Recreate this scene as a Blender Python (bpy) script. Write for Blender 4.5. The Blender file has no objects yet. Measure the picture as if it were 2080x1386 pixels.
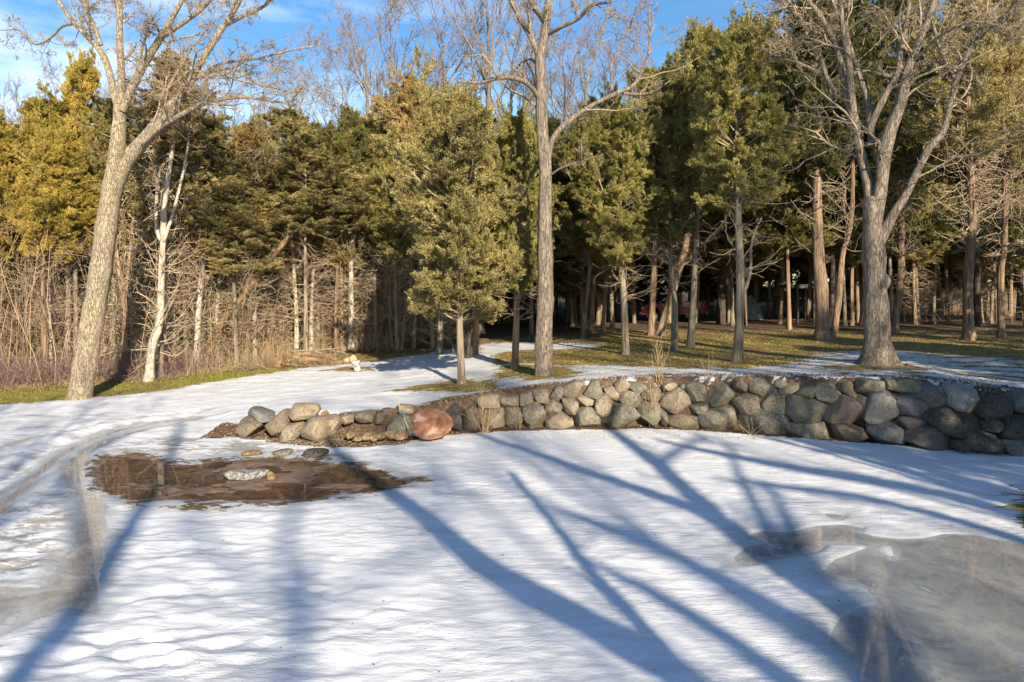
import bpy, math, random
import numpy as np
from mathutils import Vector, Matrix, Euler
R = math.radians
sc = bpy.context.scene
COL = sc.collection
# ------------------------------------------------------------------ camera / sky / sun
HCAM, FPX, CX, HY = 4.0, 1380.0, 1040.0, 580.0
cam = bpy.data.cameras.new("camera"); camo = bpy.data.objects.new("camera", cam); COL.objects.link(camo)
cam.sensor_width = 36; cam.lens = FPX/2080*36; cam.shift_y = -(693-HY)/2080; cam.shift_x = 0
cam.clip_start = .1; cam.clip_end = 2000
camo.location = (0, 0, HCAM); camo.rotation_euler = (R(90), 0, 0); sc.camera = camo
SUN_AZ, SUN_EL = 20.0, 24.0          # shadows run 20 deg left of +Y
SD = np.array([-math.sin(R(SUN_AZ)), math.cos(R(SUN_AZ))]); TE = math.tan(R(SUN_EL))
sun = bpy.data.lights.new("sun", 'SUN'); sun.energy = 5.0; sun.angle = R(.53); sun.color = (1, .87, .68)
suno = bpy.data.objects.new("sun", sun); COL.objects.link(suno)
dirv = Vector((SD[0]*math.cos(R(SUN_EL)), SD[1]*math.cos(R(SUN_EL)), -math.sin(R(SUN_EL))))
suno.rotation_euler = dirv.to_track_quat('-Z', 'Y').to_euler()
world = bpy.data.worlds.new("World"); sc.world = world; world.use_nodes = True
wt = world.node_tree; bg = wt.nodes['Background']
sky = wt.nodes.new('ShaderNodeTexSky'); sky.sky_type = 'NISHITA'; sky.sun_disc = False
sky.sun_elevation = R(SUN_EL)
sv = -dirv; sky.sun_rotation = math.atan2(sv.x, sv.y)
sky.air_density = 1.0; sky.dust_density = .3; sky.ozone_density = 1.5; sky.altitude = 300
tc = wt.nodes.new('ShaderNodeTexCoord'); mp = wt.nodes.new('ShaderNodeMapping'); mp.inputs['Scale'].default_value = (1.0, 1.6, 4.0)
mp.inputs['Rotation'].default_value = (0, R(14), 0)
cn = wt.nodes.new('ShaderNodeTexNoise'); cn.inputs['Scale'].default_value = 2.6; cn.inputs['Detail'].default_value = 8; cn.inputs['Roughness'].default_value = .58
cr = wt.nodes.new('ShaderNodeMapRange'); cr.inputs[1].default_value = .42; cr.inputs[2].default_value = .78; cr.inputs[3].default_value = 0; cr.inputs[4].default_value = .75
sx = wt.nodes.new('ShaderNodeSeparateXYZ'); xr = wt.nodes.new('ShaderNodeMapRange')
xr.inputs[1].default_value = .1; xr.inputs[2].default_value = -.45; xr.inputs[3].default_value = .12; xr.inputs[4].default_value = 1.25
mu = wt.nodes.new('ShaderNodeMath'); mu.operation = 'MULTIPLY'; mu.use_clamp = True
mxw = wt.nodes.new('ShaderNodeMixRGB'); mxw.inputs[2].default_value = (8.6, 8.9, 9.4, 1)
L = wt.links.new
L(tc.outputs['Generated'], mp.inputs[0]); L(mp.outputs[0], cn.inputs['Vector']); L(cn.outputs[0], cr.inputs[0])
L(tc.outputs['Generated'], sx.inputs[0]); L(sx.outputs[0], xr.inputs[0]); yr = wt.nodes.new('ShaderNodeMapRange'); yr.inputs[1].default_value = -.1; yr.inputs[2].default_value = .4; L(sx.outputs[1], yr.inputs[0])
mu0 = wt.nodes.new('ShaderNodeMath'); mu0.operation = 'MULTIPLY'; L(cr.outputs[0], mu0.inputs[0]); L(yr.outputs[0], mu0.inputs[1])
L(mu0.outputs[0], mu.inputs[0]); L(xr.outputs[0], mu.inputs[1])
hs = wt.nodes.new('ShaderNodeHueSaturation'); hs.inputs['Saturation'].default_value = 1.3
L(sky.outputs[0], hs.inputs['Color']); L(hs.outputs[0], mxw.inputs[1]); L(mu.outputs[0], mxw.inputs[0]); L(mxw.outputs[0], bg.inputs[0])
bg.inputs[1].default_value = .10
sc.view_settings.view_transform = 'Standard'; sc.view_settings.look = 'None'; sc.view_settings.gamma = 1
sc.view_settings.exposure = .95
cy = sc.cycles; cy.max_bounces = 5; cy.diffuse_bounces = 3; cy.glossy_bounces = 2; cy.transmission_bounces = 2; cy.transparent_max_bounces = 6
cy.caustics_reflective = False; cy.caustics_refractive = False; cy.use_denoising = True; cy.denoising_prefilter = 'ACCURATE'
# ------------------------------------------------------------------ numpy helpers
rng = np.random.default_rng(7); random.seed(7)
def px3(px, py, D): return np.array([(px-CX)*D/FPX, D, HCAM-(py-HY)*D/FPX])
def hsh(ix, iy, s):
    h = np.sin(ix*127.1+iy*311.7+s*74.7)*43758.5453
    return h-np.floor(h)
def vn(x, y, s=0):
    ix, iy = np.floor(x), np.floor(y); fx, fy = x-ix, y-iy
    fx = fx*fx*(3-2*fx); fy = fy*fy*(3-2*fy)
    a = hsh(ix, iy, s); b = hsh(ix+1, iy, s); c = hsh(ix, iy+1, s); d = hsh(ix+1, iy+1, s)
    return (a*(1-fx)+b*fx)*(1-fy)+(c*(1-fx)+d*fx)*fy
def fbm(x, y, o=4, s=0):
    r = 0; a = .5
    for i in range(o): r = r+a*vn(x*2**i, y*2**i, s+i); a *= .5
    return r/(1-.5**o)
def sst(a, b, x):
    t = np.clip((x-a)/(b-a), 0, 1); return t*t*(3-2*t)
def unit(v): return v/np.maximum(np.linalg.norm(v, axis=-1, keepdims=True), 1e-9)
def catmull(P, n):
    P = np.asarray(P, float)
    if len(P) < 3:
        t = np.linspace(0, 1, n)[:, None]; return P[0]*(1-t)+P[-1]*t
    Q = np.vstack([2*P[0]-P[1], P, 2*P[-1]-P[-2]])
    d = np.r_[0, np.cumsum(np.linalg.norm(np.diff(P[:, :3], axis=0), axis=1))]; out = []
    for s in np.linspace(0, d[-1], n):
        i = min(np.searchsorted(d, s, 'right')-1, len(P)-2); t = (s-d[i])/max(d[i+1]-d[i], 1e-9)
        p0, p1, p2, p3 = Q[i:i+4]
        out.append(.5*((2*p1)+(-p0+p2)*t+(2*p0-5*p1+4*p2-p3)*t*t+(-p0+3*p1-3*p2+p3)*t**3))
    return np.array(out)
# ------------------------------------------------------------------ mesh helpers
class Acc:
    def __init__(s): s.v = []; s.f = []; s.n = 0
    def add(s, V, F, m=0):
        V = np.asarray(V, float).reshape(-1, 3); F = np.asarray(F, int)
        s.v.append(V); s.f.append((F+s.n, m)); s.n += len(V)
    def build(s, name, mats, parent=None, smooth=True, loc=None):
        return link(name, s.mesh(name, mats, smooth), parent, loc)
    def mesh(s, name, mats, smooth=True):
        me = bpy.data.meshes.new(name)
        V = np.vstack(s.v) if s.v else np.zeros((0, 3))
        me.vertices.add(len(V)); me.vertices.foreach_set('co', V.astype(np.float32).ravel())
        li = np.concatenate([f.ravel() for f, m in s.f]); tot = np.concatenate([np.full(len(f), f.shape[1]) for f, m in s.f])
        mi = np.concatenate([np.full(len(f), m) for f, m in s.f])
        me.loops.add(len(li)); me.loops.foreach_set('vertex_index', li.astype(np.int32))
        me.polygons.add(len(tot)); st = np.r_[0, np.cumsum(tot)[:-1]]
        me.polygons.foreach_set('loop_start', st.astype(np.int32)); me.polygons.foreach_set('loop_total', tot.astype(np.int32))
        me.polygons.foreach_set('material_index', mi.astype(np.int32))
        me.polygons.foreach_set('use_smooth', np.full(len(tot), smooth))
        for m in (mats if isinstance(mats, (list, tuple)) else [mats]): me.materials.append(m)
        me.update(calc_edges=True)
        return me
def link(name, me, parent=None, loc=None):
    o = bpy.data.objects.new(name, me); COL.objects.link(o)
    if loc is not None: o.location = loc
    if parent: o.parent = parent
    return o
def tag(o, label=None, cat=None, group=None, kind=None):
    if label: o['label'] = label
    if cat: o['category'] = cat
    if group: o['group'] = group
    if kind: o['kind'] = kind
    return o
def empty(name, loc, label, cat, group=None, rz=0):
    o = bpy.data.objects.new(name, None); COL.objects.link(o); o.location = loc; o.rotation_euler = (0, 0, rz); o.empty_display_size = .2
    return tag(o, label, cat, group)
def tubes(P, Rr, sides=3):
    P = np.asarray(P, float); N, K, _ = P.shape; Rr = np.broadcast_to(Rr, (N, K))
    T = np.gradient(P, axis=1); T = unit(T)
    ref = np.where(np.abs(T[:, :1, 2:3]) > .9, np.array([1., 0, 0]), np.array([0, 0, 1.]))
    ref = np.broadcast_to(ref, T.shape)
    A = unit(np.cross(T, ref)); B = np.cross(T, A)
    th = np.arange(sides)*2*math.pi/sides
    V = P[:, :, None]+Rr[:, :, None, None]*(A[:, :, None]*np.cos(th)[None, None, :, None]+B[:, :, None]*np.sin(th)[None, None, :, None])
    idx = np.arange(N*K*sides).reshape(N, K, sides)
    a = idx[:, :-1]; b = idx[:, 1:]
    F = np.stack([a, np.roll(a, -1, 2), np.roll(b, -1, 2), b], -1).reshape(-1, 4)
    return V.reshape(-1, 3), F
def trunk_geo(P, rad, sides=14, n=36, flare=.5, lobes=5, seed=0, rough=.05):
    P = np.asarray(P, float); Q = catmull(np.c_[P, np.asarray(rad)], n); C, r = Q[:, :3], np.maximum(Q[:, 3], .004)
    T = unit(np.gradient(C, axis=0)); A = unit(np.cross(T, np.array([0., 1, .01]))); B = np.cross(T, A)
    th = np.arange(sides)*2*math.pi/sides; z = C[:, 2:3]-C[0, 2]; rs = np.random.default_rng(seed); ph = rs.uniform(0, 6.28, 6)
    m = 1+rough*np.sin(3*th+ph[0]+z*.7)+rough*.7*np.sin(5*th+ph[1]-z*1.1)+rough*.6*np.sin(8*th+ph[2]+z*.4)
    m = m+flare*np.exp(-z/.24)*(.55+.45*np.cos(lobes*th+ph[3]))+flare*.28*np.exp(-z/.8)
    m = m*(1+.04*np.sin(z*4+ph[4])+.03*np.sin(z*9+ph[5]))
    V = C[:, None]+(r[:, None]*m)[:, :, None]*(A[:, None]*np.cos(th)[None, :, None]+B[:, None]*np.sin(th)[None, :, None])
    idx = np.arange(n*sides).reshape(n, sides); a, b = idx[:-1], idx[1:]
    F = np.stack([a, np.roll(a, -1, 1), np.roll(b, -1, 1), b], -1).reshape(-1, 4)
    return V.reshape(-1, 3), F
def spawn(P, Rr, m, lr, ang, up=0., rs=rng, tmin=.2, K=5, wob=.25, rmin=.004, rf=.55, tmax=1., lmin=.05, fan=.5):
    P = np.asarray(P, float); N, KP, _ = P.shape; Rr = np.broadcast_to(Rr, (N, KP))
    Lp = np.linalg.norm(np.diff(P, axis=1), axis=2).sum(1)
    t = tmin+(tmax-tmin)*rs.random((N, m)); f = t*(KP-1); i = np.minimum(f.astype(int), KP-2); w = (f-i)[..., None]
    n = np.arange(N)[:, None]
    p0, p1 = P[n, i], P[n, i+1]; pos = p0*(1-w)+p1*w; tan = unit(p1-p0)
    r0 = (Rr[n, i]*(1-w[..., 0])+Rr[n, i+1]*w[..., 0])*rf
    rv = unit(rs.normal(size=(N, m, 3))); perp = unit(rv-(rv*tan).sum(-1, keepdims=True)*tan)
    a = R(1)*ang*(.7+.6*rs.random((N, m, 1)))
    d = tan*np.cos(a)+perp*np.sin(a)
    Ln = np.maximum(Lp[:, None]*lr*(1-fan*t)*(.6+.8*rs.random((N, m))), lmin)
    out = [pos]; cur = pos
    for k in range(K-1):
        d = unit(d+wob*rs.normal(size=d.shape)+np.array([0, 0, up])); cur = cur+d*(Ln/(K-1))[..., None]; out.append(cur)
    Q = np.stack(out, 2).reshape(N*m, K, 3)
    s = np.linspace(1, .35, K)
    RR = np.maximum(r0.reshape(-1, 1)*s, rmin)
    return Q, RR
def leaves(P, per, ln, wd, rs, spread=.6, jit=.03, up=.2):
    N, K, _ = P.shape
    t = rs.random((N, per))*(K-1); i = np.minimum(t.astype(int), K-2); w = (t-i)[..., None]; n = np.arange(N)[:, None]
    p0, p1 = P[n, i], P[n, i+1]; pos = (p0*(1-w)+p1*w).reshape(-1, 3); d = unit(p1-p0).reshape(-1, 3)
    pos = pos+rs.normal(size=pos.shape)*jit
    d = unit(d+rs.normal(size=d.shape)*spread+np.array([0, 0, up])); s = unit(np.cross(d, rs.normal(size=d.shape)))
    l = ln*(.6+.8*rs.random((len(d), 1))); b = wd*(.6+.8*rs.random((len(d), 1)))*.5
    V = np.stack([pos-s*b, pos+d*l, pos+d*l*.25+s*b], 1)
    return V.reshape(-1, 3), np.arange(len(d)*3).reshape(-1, 3)
def boxm(a, x0, x1, y0, y1, z0, z1, m=0):
    V = [(x, y, z) for z in (z0, z1) for y in (y0, y1) for x in (x0, x1)]
    a.add(V, [(0, 2, 3, 1), (4, 5, 7, 6), (0, 1, 5, 4), (2, 6, 7, 3), (0, 4, 6, 2), (1, 3, 7, 5)], m)
def bevel(o, w, seg=2):
    b = o.modifiers.new('bevel', 'BEVEL'); b.width = w; b.segments = seg; b.limit_method = 'ANGLE'
# ------------------------------------------------------------------ materials
def mat(name):
    m = bpy.data.materials.new(name); m.use_nodes = True; nt = m.node_tree
    return m, nt, nt.nodes['Principled BSDF']
def nd(nt, t, **kw):
    n = nt.nodes.new(t)
    for k, v in kw.items():
        if k.startswith('i_'):
            n.inputs[k[2:].replace('_', ' ')].default_value = v
        else: setattr(n, k, v)
    return n
def ramp(nt, stops, src):
    r = nd(nt, 'ShaderNodeValToRGB'); e = r.color_ramp.elements
    while len(e) < len(stops): e.new(.5)
    for el, (p, c) in zip(e, stops): el.position = p; el.color = (*c, 1) if len(c) == 3 else c
    nt.links.new(src, r.inputs[0]); return r
def noise(nt, scale, detail=6, rough=.6, vec=None, dist=0):
    n = nd(nt, 'ShaderNodeTexNoise'); n.inputs['Scale'].default_value = scale; n.inputs['Detail'].default_value = detail
    n.inputs['Roughness'].default_value = rough; n.inputs['Distortion'].default_value = dist
    if vec is not None: nt.links.new(vec, n.inputs['Vector'])
    return n.outputs['Fac']
def mathn(nt, op, a, b=None, clamp=False):
    n = nd(nt, 'ShaderNodeMath', operation=op, use_clamp=clamp)
    for i, x in enumerate((a, b)):
        if x is None: continue
        if isinstance(x, (int, float)): n.inputs[i].default_value = x
        else: nt.links.new(x, n.inputs[i])
    return n.outputs[0]
def mrange(nt, x, a, b, c=0., d=1.):
    n = nd(nt, 'ShaderNodeMapRange'); nt.links.new(x, n.inputs[0])
    for i, v in enumerate((a, b, c, d)): n.inputs[i+1].default_value = v
    return n.outputs[0]
def mixc(nt, f, a, b, mode='MIX'):
    n = nd(nt, 'ShaderNodeMixRGB', blend_type=mode)
    for i, x in enumerate((f, a, b)):
        if isinstance(x, (int, float)): n.inputs[i].default_value = x
        elif isinstance(x, tuple): n.inputs[i].default_value = (*x, 1) if len(x) == 3 else x
        else: nt.links.new(x, n.inputs[i])
    return n.outputs[0]
def bump(nt, h, s, d, b, norm=None):
    n = nd(nt, 'ShaderNodeBump'); n.inputs['Strength'].default_value = s; n.inputs['Distance'].default_value = d
    nt.links.new(h, n.inputs['Height'])
    if norm is not None: nt.links.new(norm, n.inputs['Normal'])
    if b is not None: nt.links.new(n.outputs[0], b.inputs['Normal'])
    return n.outputs[0]
def objvec(nt, sx=1, sy=1, sz=1):
    t = nd(nt, 'ShaderNodeTexCoord'); m = nd(nt, 'ShaderNodeMapping'); m.inputs['Scale'].default_value = (sx, sy, sz)
    nt.links.new(t.outputs['Object'], m.inputs[0]); return m.outputs[0]
def bark(name, dark, mid, light, sc_=9, stretch=.16, bs=.9, patches=None):
    m, nt, b = mat(name); v = objvec(nt, 1, 1, stretch); n1 = noise(nt, sc_, 10, .78, v, .4)
    v2 = objvec(nt, 1, 1, .5); n2 = noise(nt, 1.6, 4, .6, v2)
    r = ramp(nt, [(.33, dark), (.5, mid), (.68, light)], n1)
    c = mixc(nt, mrange(nt, n2, .4, .65), r.outputs[0], mixc(nt, .55, r.outputs[0], mid))
    v3 = objvec(nt, 1, 1, stretch*.8); n4 = noise(nt, sc_*.7, 3, .5, v3, 1.)
    fur = mrange(nt, mathn(nt, 'ABSOLUTE', mathn(nt, 'SUBTRACT', n4, .5)), 0, .055); c = mixc(nt, mathn(nt, 'MULTIPLY', mathn(nt, 'SUBTRACT', 1, fur), .6), c, dark)
    oi = nd(nt, 'ShaderNodeObjectInfo'); hv = nd(nt, 'ShaderNodeHueSaturation')
    nt.links.new(mrange(nt, oi.outputs['Random'], 0, 1, .8, 1.2), hv.inputs['Value']); nt.links.new(c, hv.inputs['Color']); c = hv.outputs[0]
    if patches:
        n3 = noise(nt, 5, 5, .6, objvec(nt, 1, 1, .8)); c = mixc(nt, mrange(nt, n3, .5, .6), c, patches)
    nt.links.new(c, b.inputs['Base Color']); b.inputs['Roughness'].default_value = .92
    b.inputs['Specular IOR Level'].default_value = .15
    bump(nt, mathn(nt, 'ADD', n1, mathn(nt, 'MULTIPLY', fur, .7)), bs, .04, b); return m
M = {}
M['walnut'] = bark('walnut_bark', (.13, .10, .068), (.34, .275, .185), (.52, .43, .30), 20, .3, 1.)
M['ash'] = bark('grey_bark', (.075, .06, .048), (.23, .185, .14), (.40, .325, .24), 18, .2, 1.)
M['cedar'] = bark('cedar_bark', (.11, .07, .045), (.31, .21, .135), (.50, .37, .25), 12, .06)
M['cedar2'] = bark('grey_cedar_bark', (.11, .085, .06), (.28, .225, .16), (.45, .375, .28), 12, .06)
M['birch'] = bark('pale_bark', (.20, .16, .12), (.50, .43, .34), (.68, .61, .51), 6, .5, .5, (.34, .28, .21))
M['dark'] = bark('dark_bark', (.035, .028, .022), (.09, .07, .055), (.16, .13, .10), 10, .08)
M['twig'] = bark('twig_bark', (.15, .115, .075), (.36, .28, .185), (.56, .45, .31), 6, .6, .2)
M['twig_far'] = bark('far_twig_bark', (.12, .09, .07), (.25, .20, .16), (.36, .30, .25), 6, .6, .2)
def foliage(name, a, b_, c):
    m, nt, b = mat(name); v = objvec(nt); n1 = noise(nt, .9, 3, .5, v)
    g = nd(nt, 'ShaderNodeNewGeometry'); oi = nd(nt, 'ShaderNodeObjectInfo')
    f = mathn(nt, 'ADD', mathn(nt, 'MULTIPLY', n1, 1.0), mathn(nt, 'MULTIPLY', g.outputs['Random Per Island'], .5))
    f = mathn(nt, 'ADD', f, mathn(nt, 'MULTIPLY', oi.outputs['Random'], .25))
    r = ramp(nt, [(.45, a), (.85, b_), (1.2 if False else 1.0, c)], mathn(nt, 'MULTIPLY', f, .8))
    nt.links.new(r.outputs[0], b.inputs['Base Color']); b.inputs['Roughness'].default_value = .7; b.inputs['Specular IOR Level'].default_value = .2
    t = nd(nt, 'ShaderNodeBsdfTranslucent'); nt.links.new(r.outputs[0], t.inputs[0]); x = nd(nt, 'ShaderNodeMixShader'); x.inputs[0].default_value = .25
    nt.links.new(b.outputs[0], x.inputs[1]); nt.links.new(t.outputs[0], x.inputs[2]); nt.links.new(x.outputs[0], nt.nodes['Material Output'].inputs[0])
    return m
M['f_gold'] = foliage('golden_cedar_foliage', (.17, .14, .032), (.52, .39, .085), (.78, .57, .15))
M['f_olive'] = foliage('olive_cedar_foliage', (.13, .115, .042), (.46, .375, .145), (.74, .59, .26))
M['f_rust'] = foliage('rusty_cedar_foliage', (.14, .098, .038), (.40, .28, .105), (.62, .45, .19))
M['f_green'] = foliage('green_cedar_foliage', (.09, .087, .028), (.31, .275, .08), (.54, .45, .135))
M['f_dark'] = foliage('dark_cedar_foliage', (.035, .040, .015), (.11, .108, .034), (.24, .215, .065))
def rock(name, base, base2, moss=0., speck=.5, scale=2.5):
    m, nt, b = mat(name); v = objvec(nt); n1 = noise(nt, scale, 6, .6, v, .4); n2 = noise(nt, 22, 8, .8, v); n3 = noise(nt, 5, 8, .72, v)
    c = mixc(nt, mrange(nt, n1, .35, .68), base, base2)
    c = mixc(nt, mathn(nt, 'MULTIPLY', mrange(nt, n2, .50, .60), speck), c, tuple(x*.4 for x in base))
    c = mixc(nt, mathn(nt, 'MULTIPLY', mrange(nt, n2, .48, .38), speck*.6), c, tuple(min(1, x*1.6+.04) for x in base2))
    c = mixc(nt, mathn(nt, 'MULTIPLY', mrange(nt, n3, .53, .62), .75), c, tuple(x*.5 for x in base))
    if moss: c = mixc(nt, mathn(nt, 'MULTIPLY', mrange(nt, n3, .52, .40), moss), c, (.115, .11, .045))
    nt.links.new(c, b.inputs['Base Color']); b.inputs['Roughness'].default_value = .88; b.inputs['Specular IOR Level'].default_value = .25
    h = mathn(nt, 'ADD', n3, mathn(nt, 'MULTIPLY', n2, .6)); bump(nt, h, .95, .045, b); return m
ROCKS = {'tan': ((.24, .19, .13), (.38, .30, .205)), 'tan2': ((.23, .185, .13), (.37, .30, .205)), 'grey': ((.18, .155, .12), (.31, .27, .21)),
 'cool': ((.115, .11, .105), (.22, .21, .20)), 'pink': ((.18, .125, .105), (.29, .205, .175)), 'purple': ((.10, .082, .08), (.17, .138, .13)),
 'light': ((.25, .235, .21), (.40, .38, .345)), 'dark': ((.045, .04, .036), (.115, .10, .09)), 'green': ((.15, .137, .105), (.26, .24, .185)), 'brown': ((.145, .11, .075), (.26, .20, .14))}
for k, (a, b_) in ROCKS.items(): M['r_'+k] = rock(k+'_stone', a, b_, .7 if k in ('green', 'grey') else .2, .7 if k in ('tan2', 'grey', 'dark') else .4)
M['r_ochre'] = rock('ochre_stone', (.24, .15, .075), (.40, .27, .14))
def simple(name, c, rough=.6, metal=0, var=.25, scale=8, bmp=.2):
    m, nt, b = mat(name); n = noise(nt, scale, 5, .6, objvec(nt))
    nt.links.new(mixc(nt, mrange(nt, n, .3, .7), tuple(x*(1-var) for x in c), tuple(min(1, x*(1+var)) for x in c)), b.inputs['Base Color'])
    b.inputs['Roughness'].default_value = rough; b.inputs['Metallic'].default_value = metal; bump(nt, n, bmp, .01, b); return m
# ------------------------------------------------------------------ terrain
WALL = np.array([[(p-CX)*(HCAM*FPX/(y-HY))/FPX, HCAM*FPX/(y-HY)] for p, y in
  [(300, 884), (480, 887), (560, 893), (640, 900), (730, 903), (820, 897), (880, 886), (940, 880), (1040, 875), (1300, 870), (1400, 873), (1500, 881), (1600, 888), (1700, 896), (1900, 911), (2080, 925), (2400, 940)]])
def wallY(X): return np.interp(X, WALL[:, 0], WALL[:, 1])
CP = []
for p, y, z in [(0, 820, 0), (160, 808, 0), (0, 900, 0), (250, 850, 0), (450, 850, .05), (400, 780, .05), (300, 775, 0), (600, 750, .3), (650, 835, .45), (560, 835, .3),
  (500, 845, .15), (724, 752, .45), (850, 820, .62), (760, 828, .55), (880, 712, .8), (937, 777, .7), (1045, 748, 1.0), (1105, 760, 1.05), (1105, 790, 1.15), (1000, 797, .95),
  (1300, 768, 1.33), (1270, 716, 1.35), (1400, 705, 1.45), (1497, 733, 1.42), (1500, 768, 1.45), (1700, 766, 1.55), (1780, 738, 1.6), (1900, 775, 1.6), (2060, 798, 1.4),
  (1670, 690, 1.5), (1970, 690, 1.5), (2080, 640, 1.5), (1200, 682, 1.4), (1460, 655, 1.5), (1600, 650, 1.5), (1900, 638, 1.5), (955, 722, .9), (1000, 700, 1.0), (60, 770, 0), (250, 767, 0)]:
    D = (HCAM-z)*FPX/(y-HY); CP.append(((p-CX)*D/FPX, D, z))
CP += [(-60, 60, .5), (0, 60, 1.3), (-25, 45, .3), (60, 60, 1.7), (-80, 140, 1), (80, 140, 2), (0, 140, 1.6), (-40, 25, 0), (-40, 10, 0), (30, 18, 1.5), (60, 15, 1.7), (30, 30, 1.6)]
CP = np.array(CP)
def tps(r): return np.where(r > 1e-9, r*r*np.log(np.maximum(r, 1e-9)), 0)
_n = len(CP); _K = tps(np.linalg.norm(CP[:, None, :2]-CP[None, :, :2], axis=2))+np.eye(_n)*.6; _P = np.c_[np.ones(_n), CP[:, :2]]
_S = np.linalg.solve(np.block([[_K, _P], [_P.T, np.zeros((3, 3))]]), np.r_[CP[:, 2], 0, 0, 0])
def upper(X, Y):
    X = np.asarray(X, float); Y = np.asarray(Y, float); sh = np.broadcast(X, Y).shape
    x = np.broadcast_to(X, sh).ravel(); y = np.broadcast_to(Y, sh).ravel(); out = np.zeros(len(x))
    for s in range(0, len(x), 20000):
        q = np.c_[x[s:s+20000], y[s:s+20000]]; r = np.linalg.norm(q[:, None]-CP[None, :, :2], axis=2)
        out[s:s+20000] = tps(r)@_S[:_n]+_S[_n]+q@_S[_n+1:]
    return np.clip(out, -.3, 2.6).reshape(sh)
def gz(X, Y):
    X = np.asarray(X, float); Y = np.asarray(Y, float)
    w = wallY(X); pw = sst(-5.5, -3.2, X)          # 0 at the loose heap, 1 at the wall proper
    left = sst(-8.5, -10.5, X)
    off = .1+.35*pw; wd = 1.4*(1-pw)+.25+left*4
    t = sst(0, 1, (Y-w-off)/wd)
    far = 1-sst(70, 110, np.hypot(X, Y))*0
    u = upper(X, Y)
    z = np.maximum(u, 0)*t*far
    z = z+.05*(fbm(X*.25+9, Y*.25, 3, 3)-.5)*t
    return z
_Ds = np.geomspace(4, 160, 1500)
def gp(px, py):
    X = (px-CX)*_Ds/FPX; zr = HCAM-(py-HY)*_Ds/FPX; d = zr-gz(X, _Ds)
    i = np.argmax(d <= 0)
    if d[i] > 0: i = len(_Ds)-1
    D = _Ds[i]
    if i > 0 and d[i] <= 0: D = _Ds[i-1]+(_Ds[i]-_Ds[i-1])*d[i-1]/(d[i-1]-d[i])
    X = (px-CX)*D/FPX; return np.array([X, D, float(gz(X, D))])
def low(px, py):
    D = HCAM*FPX/(py-HY); return np.array([(px-CX)*D/FPX, D])
def sdf(X, Y, poly):
    poly = np.asarray(poly)[:, :2]; d = np.full(X.shape, 1e9); ins = np.zeros(X.shape, bool)
    for i in range(len(poly)):
        a, b = poly[i-1], poly[i]; e = b-a; t = np.clip(((X-a[0])*e[0]+(Y-a[1])*e[1])/max(e@e, 1e-9), 0, 1)
        d = np.minimum(d, np.hypot(X-a[0]-t*e[0], Y-a[1]-t*e[1]))
        c = (a[1] > Y) != (b[1] > Y)
        with np.errstate(divide='ignore', invalid='ignore'): xx = (b[0]-a[0])*(Y-a[1])/(b[1]-a[1])+a[0]
        ins ^= c & (X < xx)
    return np.where(ins, -d, d)
def linedist(X, Y, pl):
    d = np.full(X.shape, 1e9)
    for i in range(1, len(pl)):
        a, b = np.asarray(pl[i-1])[:2], np.asarray(pl[i])[:2]; e = b-a; t = np.clip(((X-a[0])*e[0]+(Y-a[1])*e[1])/max(e@e, 1e-9), 0, 1)
        d = np.minimum(d, np.hypot(X-a[0]-t*e[0], Y-a[1]-t*e[1]))
    return d
def zoomp(pts, ox, oy, s): return [low(ox+x/s, oy+y/s) for x, y in pts]
ICE = zoomp([(270, 575), (370, 510), (480, 480), (360, 455), (420, 425), (640, 415), (760, 385), (930, 375), (1090, 395), (1100, 430), (1230, 455), (1420, 465), (1560, 430), (1750, 435), (1870, 460), (2080, 500), (2500, 560), (4200, 900), (4200, 3200), (1500, 3200), (1150, 1900), (1060, 1500), (1010, 1290), (900, 1150), (865, 1090), (900, 1000), (960, 920), (1130, 870), (1140, 840), (1080, 780), (980, 740), (820, 690), (840, 650), (900, 590), (1060, 530), (1100, 510), (880, 500), (790, 550), (650, 580), (520, 605), (340, 640)], 1400, 940, 3.0588)
ISL = zoomp([(1150, 515), (1250, 510), (1255, 560), (1200, 550)], 1400, 940, 3.0588)
BLOB = zoomp([(835, 305), (960, 320), (930, 348), (860, 330)], 1400, 940, 3.0588)
PUD = zoomp([(210, 345), (225, 290), (260, 240), (330, 212), (480, 222), (560, 240), (640, 262), (760, 258), (1000, 228), (1200, 222), (1400, 238), (1600, 258), (1750, 290), (1850, 318), (1880, 345), (1900, 365), (1800, 398), (1500, 438), (1300, 460), (1100, 465), (800, 462), (560, 462), (400, 455), (330, 442), (270, 415), (230, 380)], 100, 840, 2.6)
TRK = zoomp([(440, 390), (520, 375), (560, 430), (575, 520), (570, 680), (555, 850), (540, 950), (495, 1005), (380, 985), (250, 1030), (100, 1090), (0, 1140), (-400, 1330), (-400, 1290), (0, 1095), (200, 880), (300, 770), (390, 620), (430, 500), (440, 430)], 0, 860, 2.634)
TRK2 = zoomp([(328, 230), (345, 190), (390, 172), (440, 178), (412, 215), (418, 270), (445, 330), (510, 385), (440, 400), (370, 330), (335, 280)], 0, 860, 2.634)
TRK3 = zoomp([(-400, 900), (0, 865), (80, 870), (200, 872), (190, 885), (100, 990), (0, 1080), (-400, 1280)], 0, 860, 2.634)
def smooth_poly(poly, n=5):
    P = np.array([np.asarray(p)[:2] for p in poly]); out = []
    for i in range(len(P)):
        p0, p1, p2, p3 = P[i-1], P[i], P[(i+1) % len(P)], P[(i+2) % len(P)]
        for k in range(n):
            t = k/n; out.append(.5*((2*p1)+(-p0+p2)*t+(2*p0-5*p1+4*p2-p3)*t*t+(-p0+3*p1-3*p2+p3)*t**3))
    return np.array(out)
ICE, PUD, TRK, TRK2, ISL, BLOB = [smooth_poly(p) for p in (ICE, PUD, TRK, TRK2, ISL, BLOB)]
xs = [0.]
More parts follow.
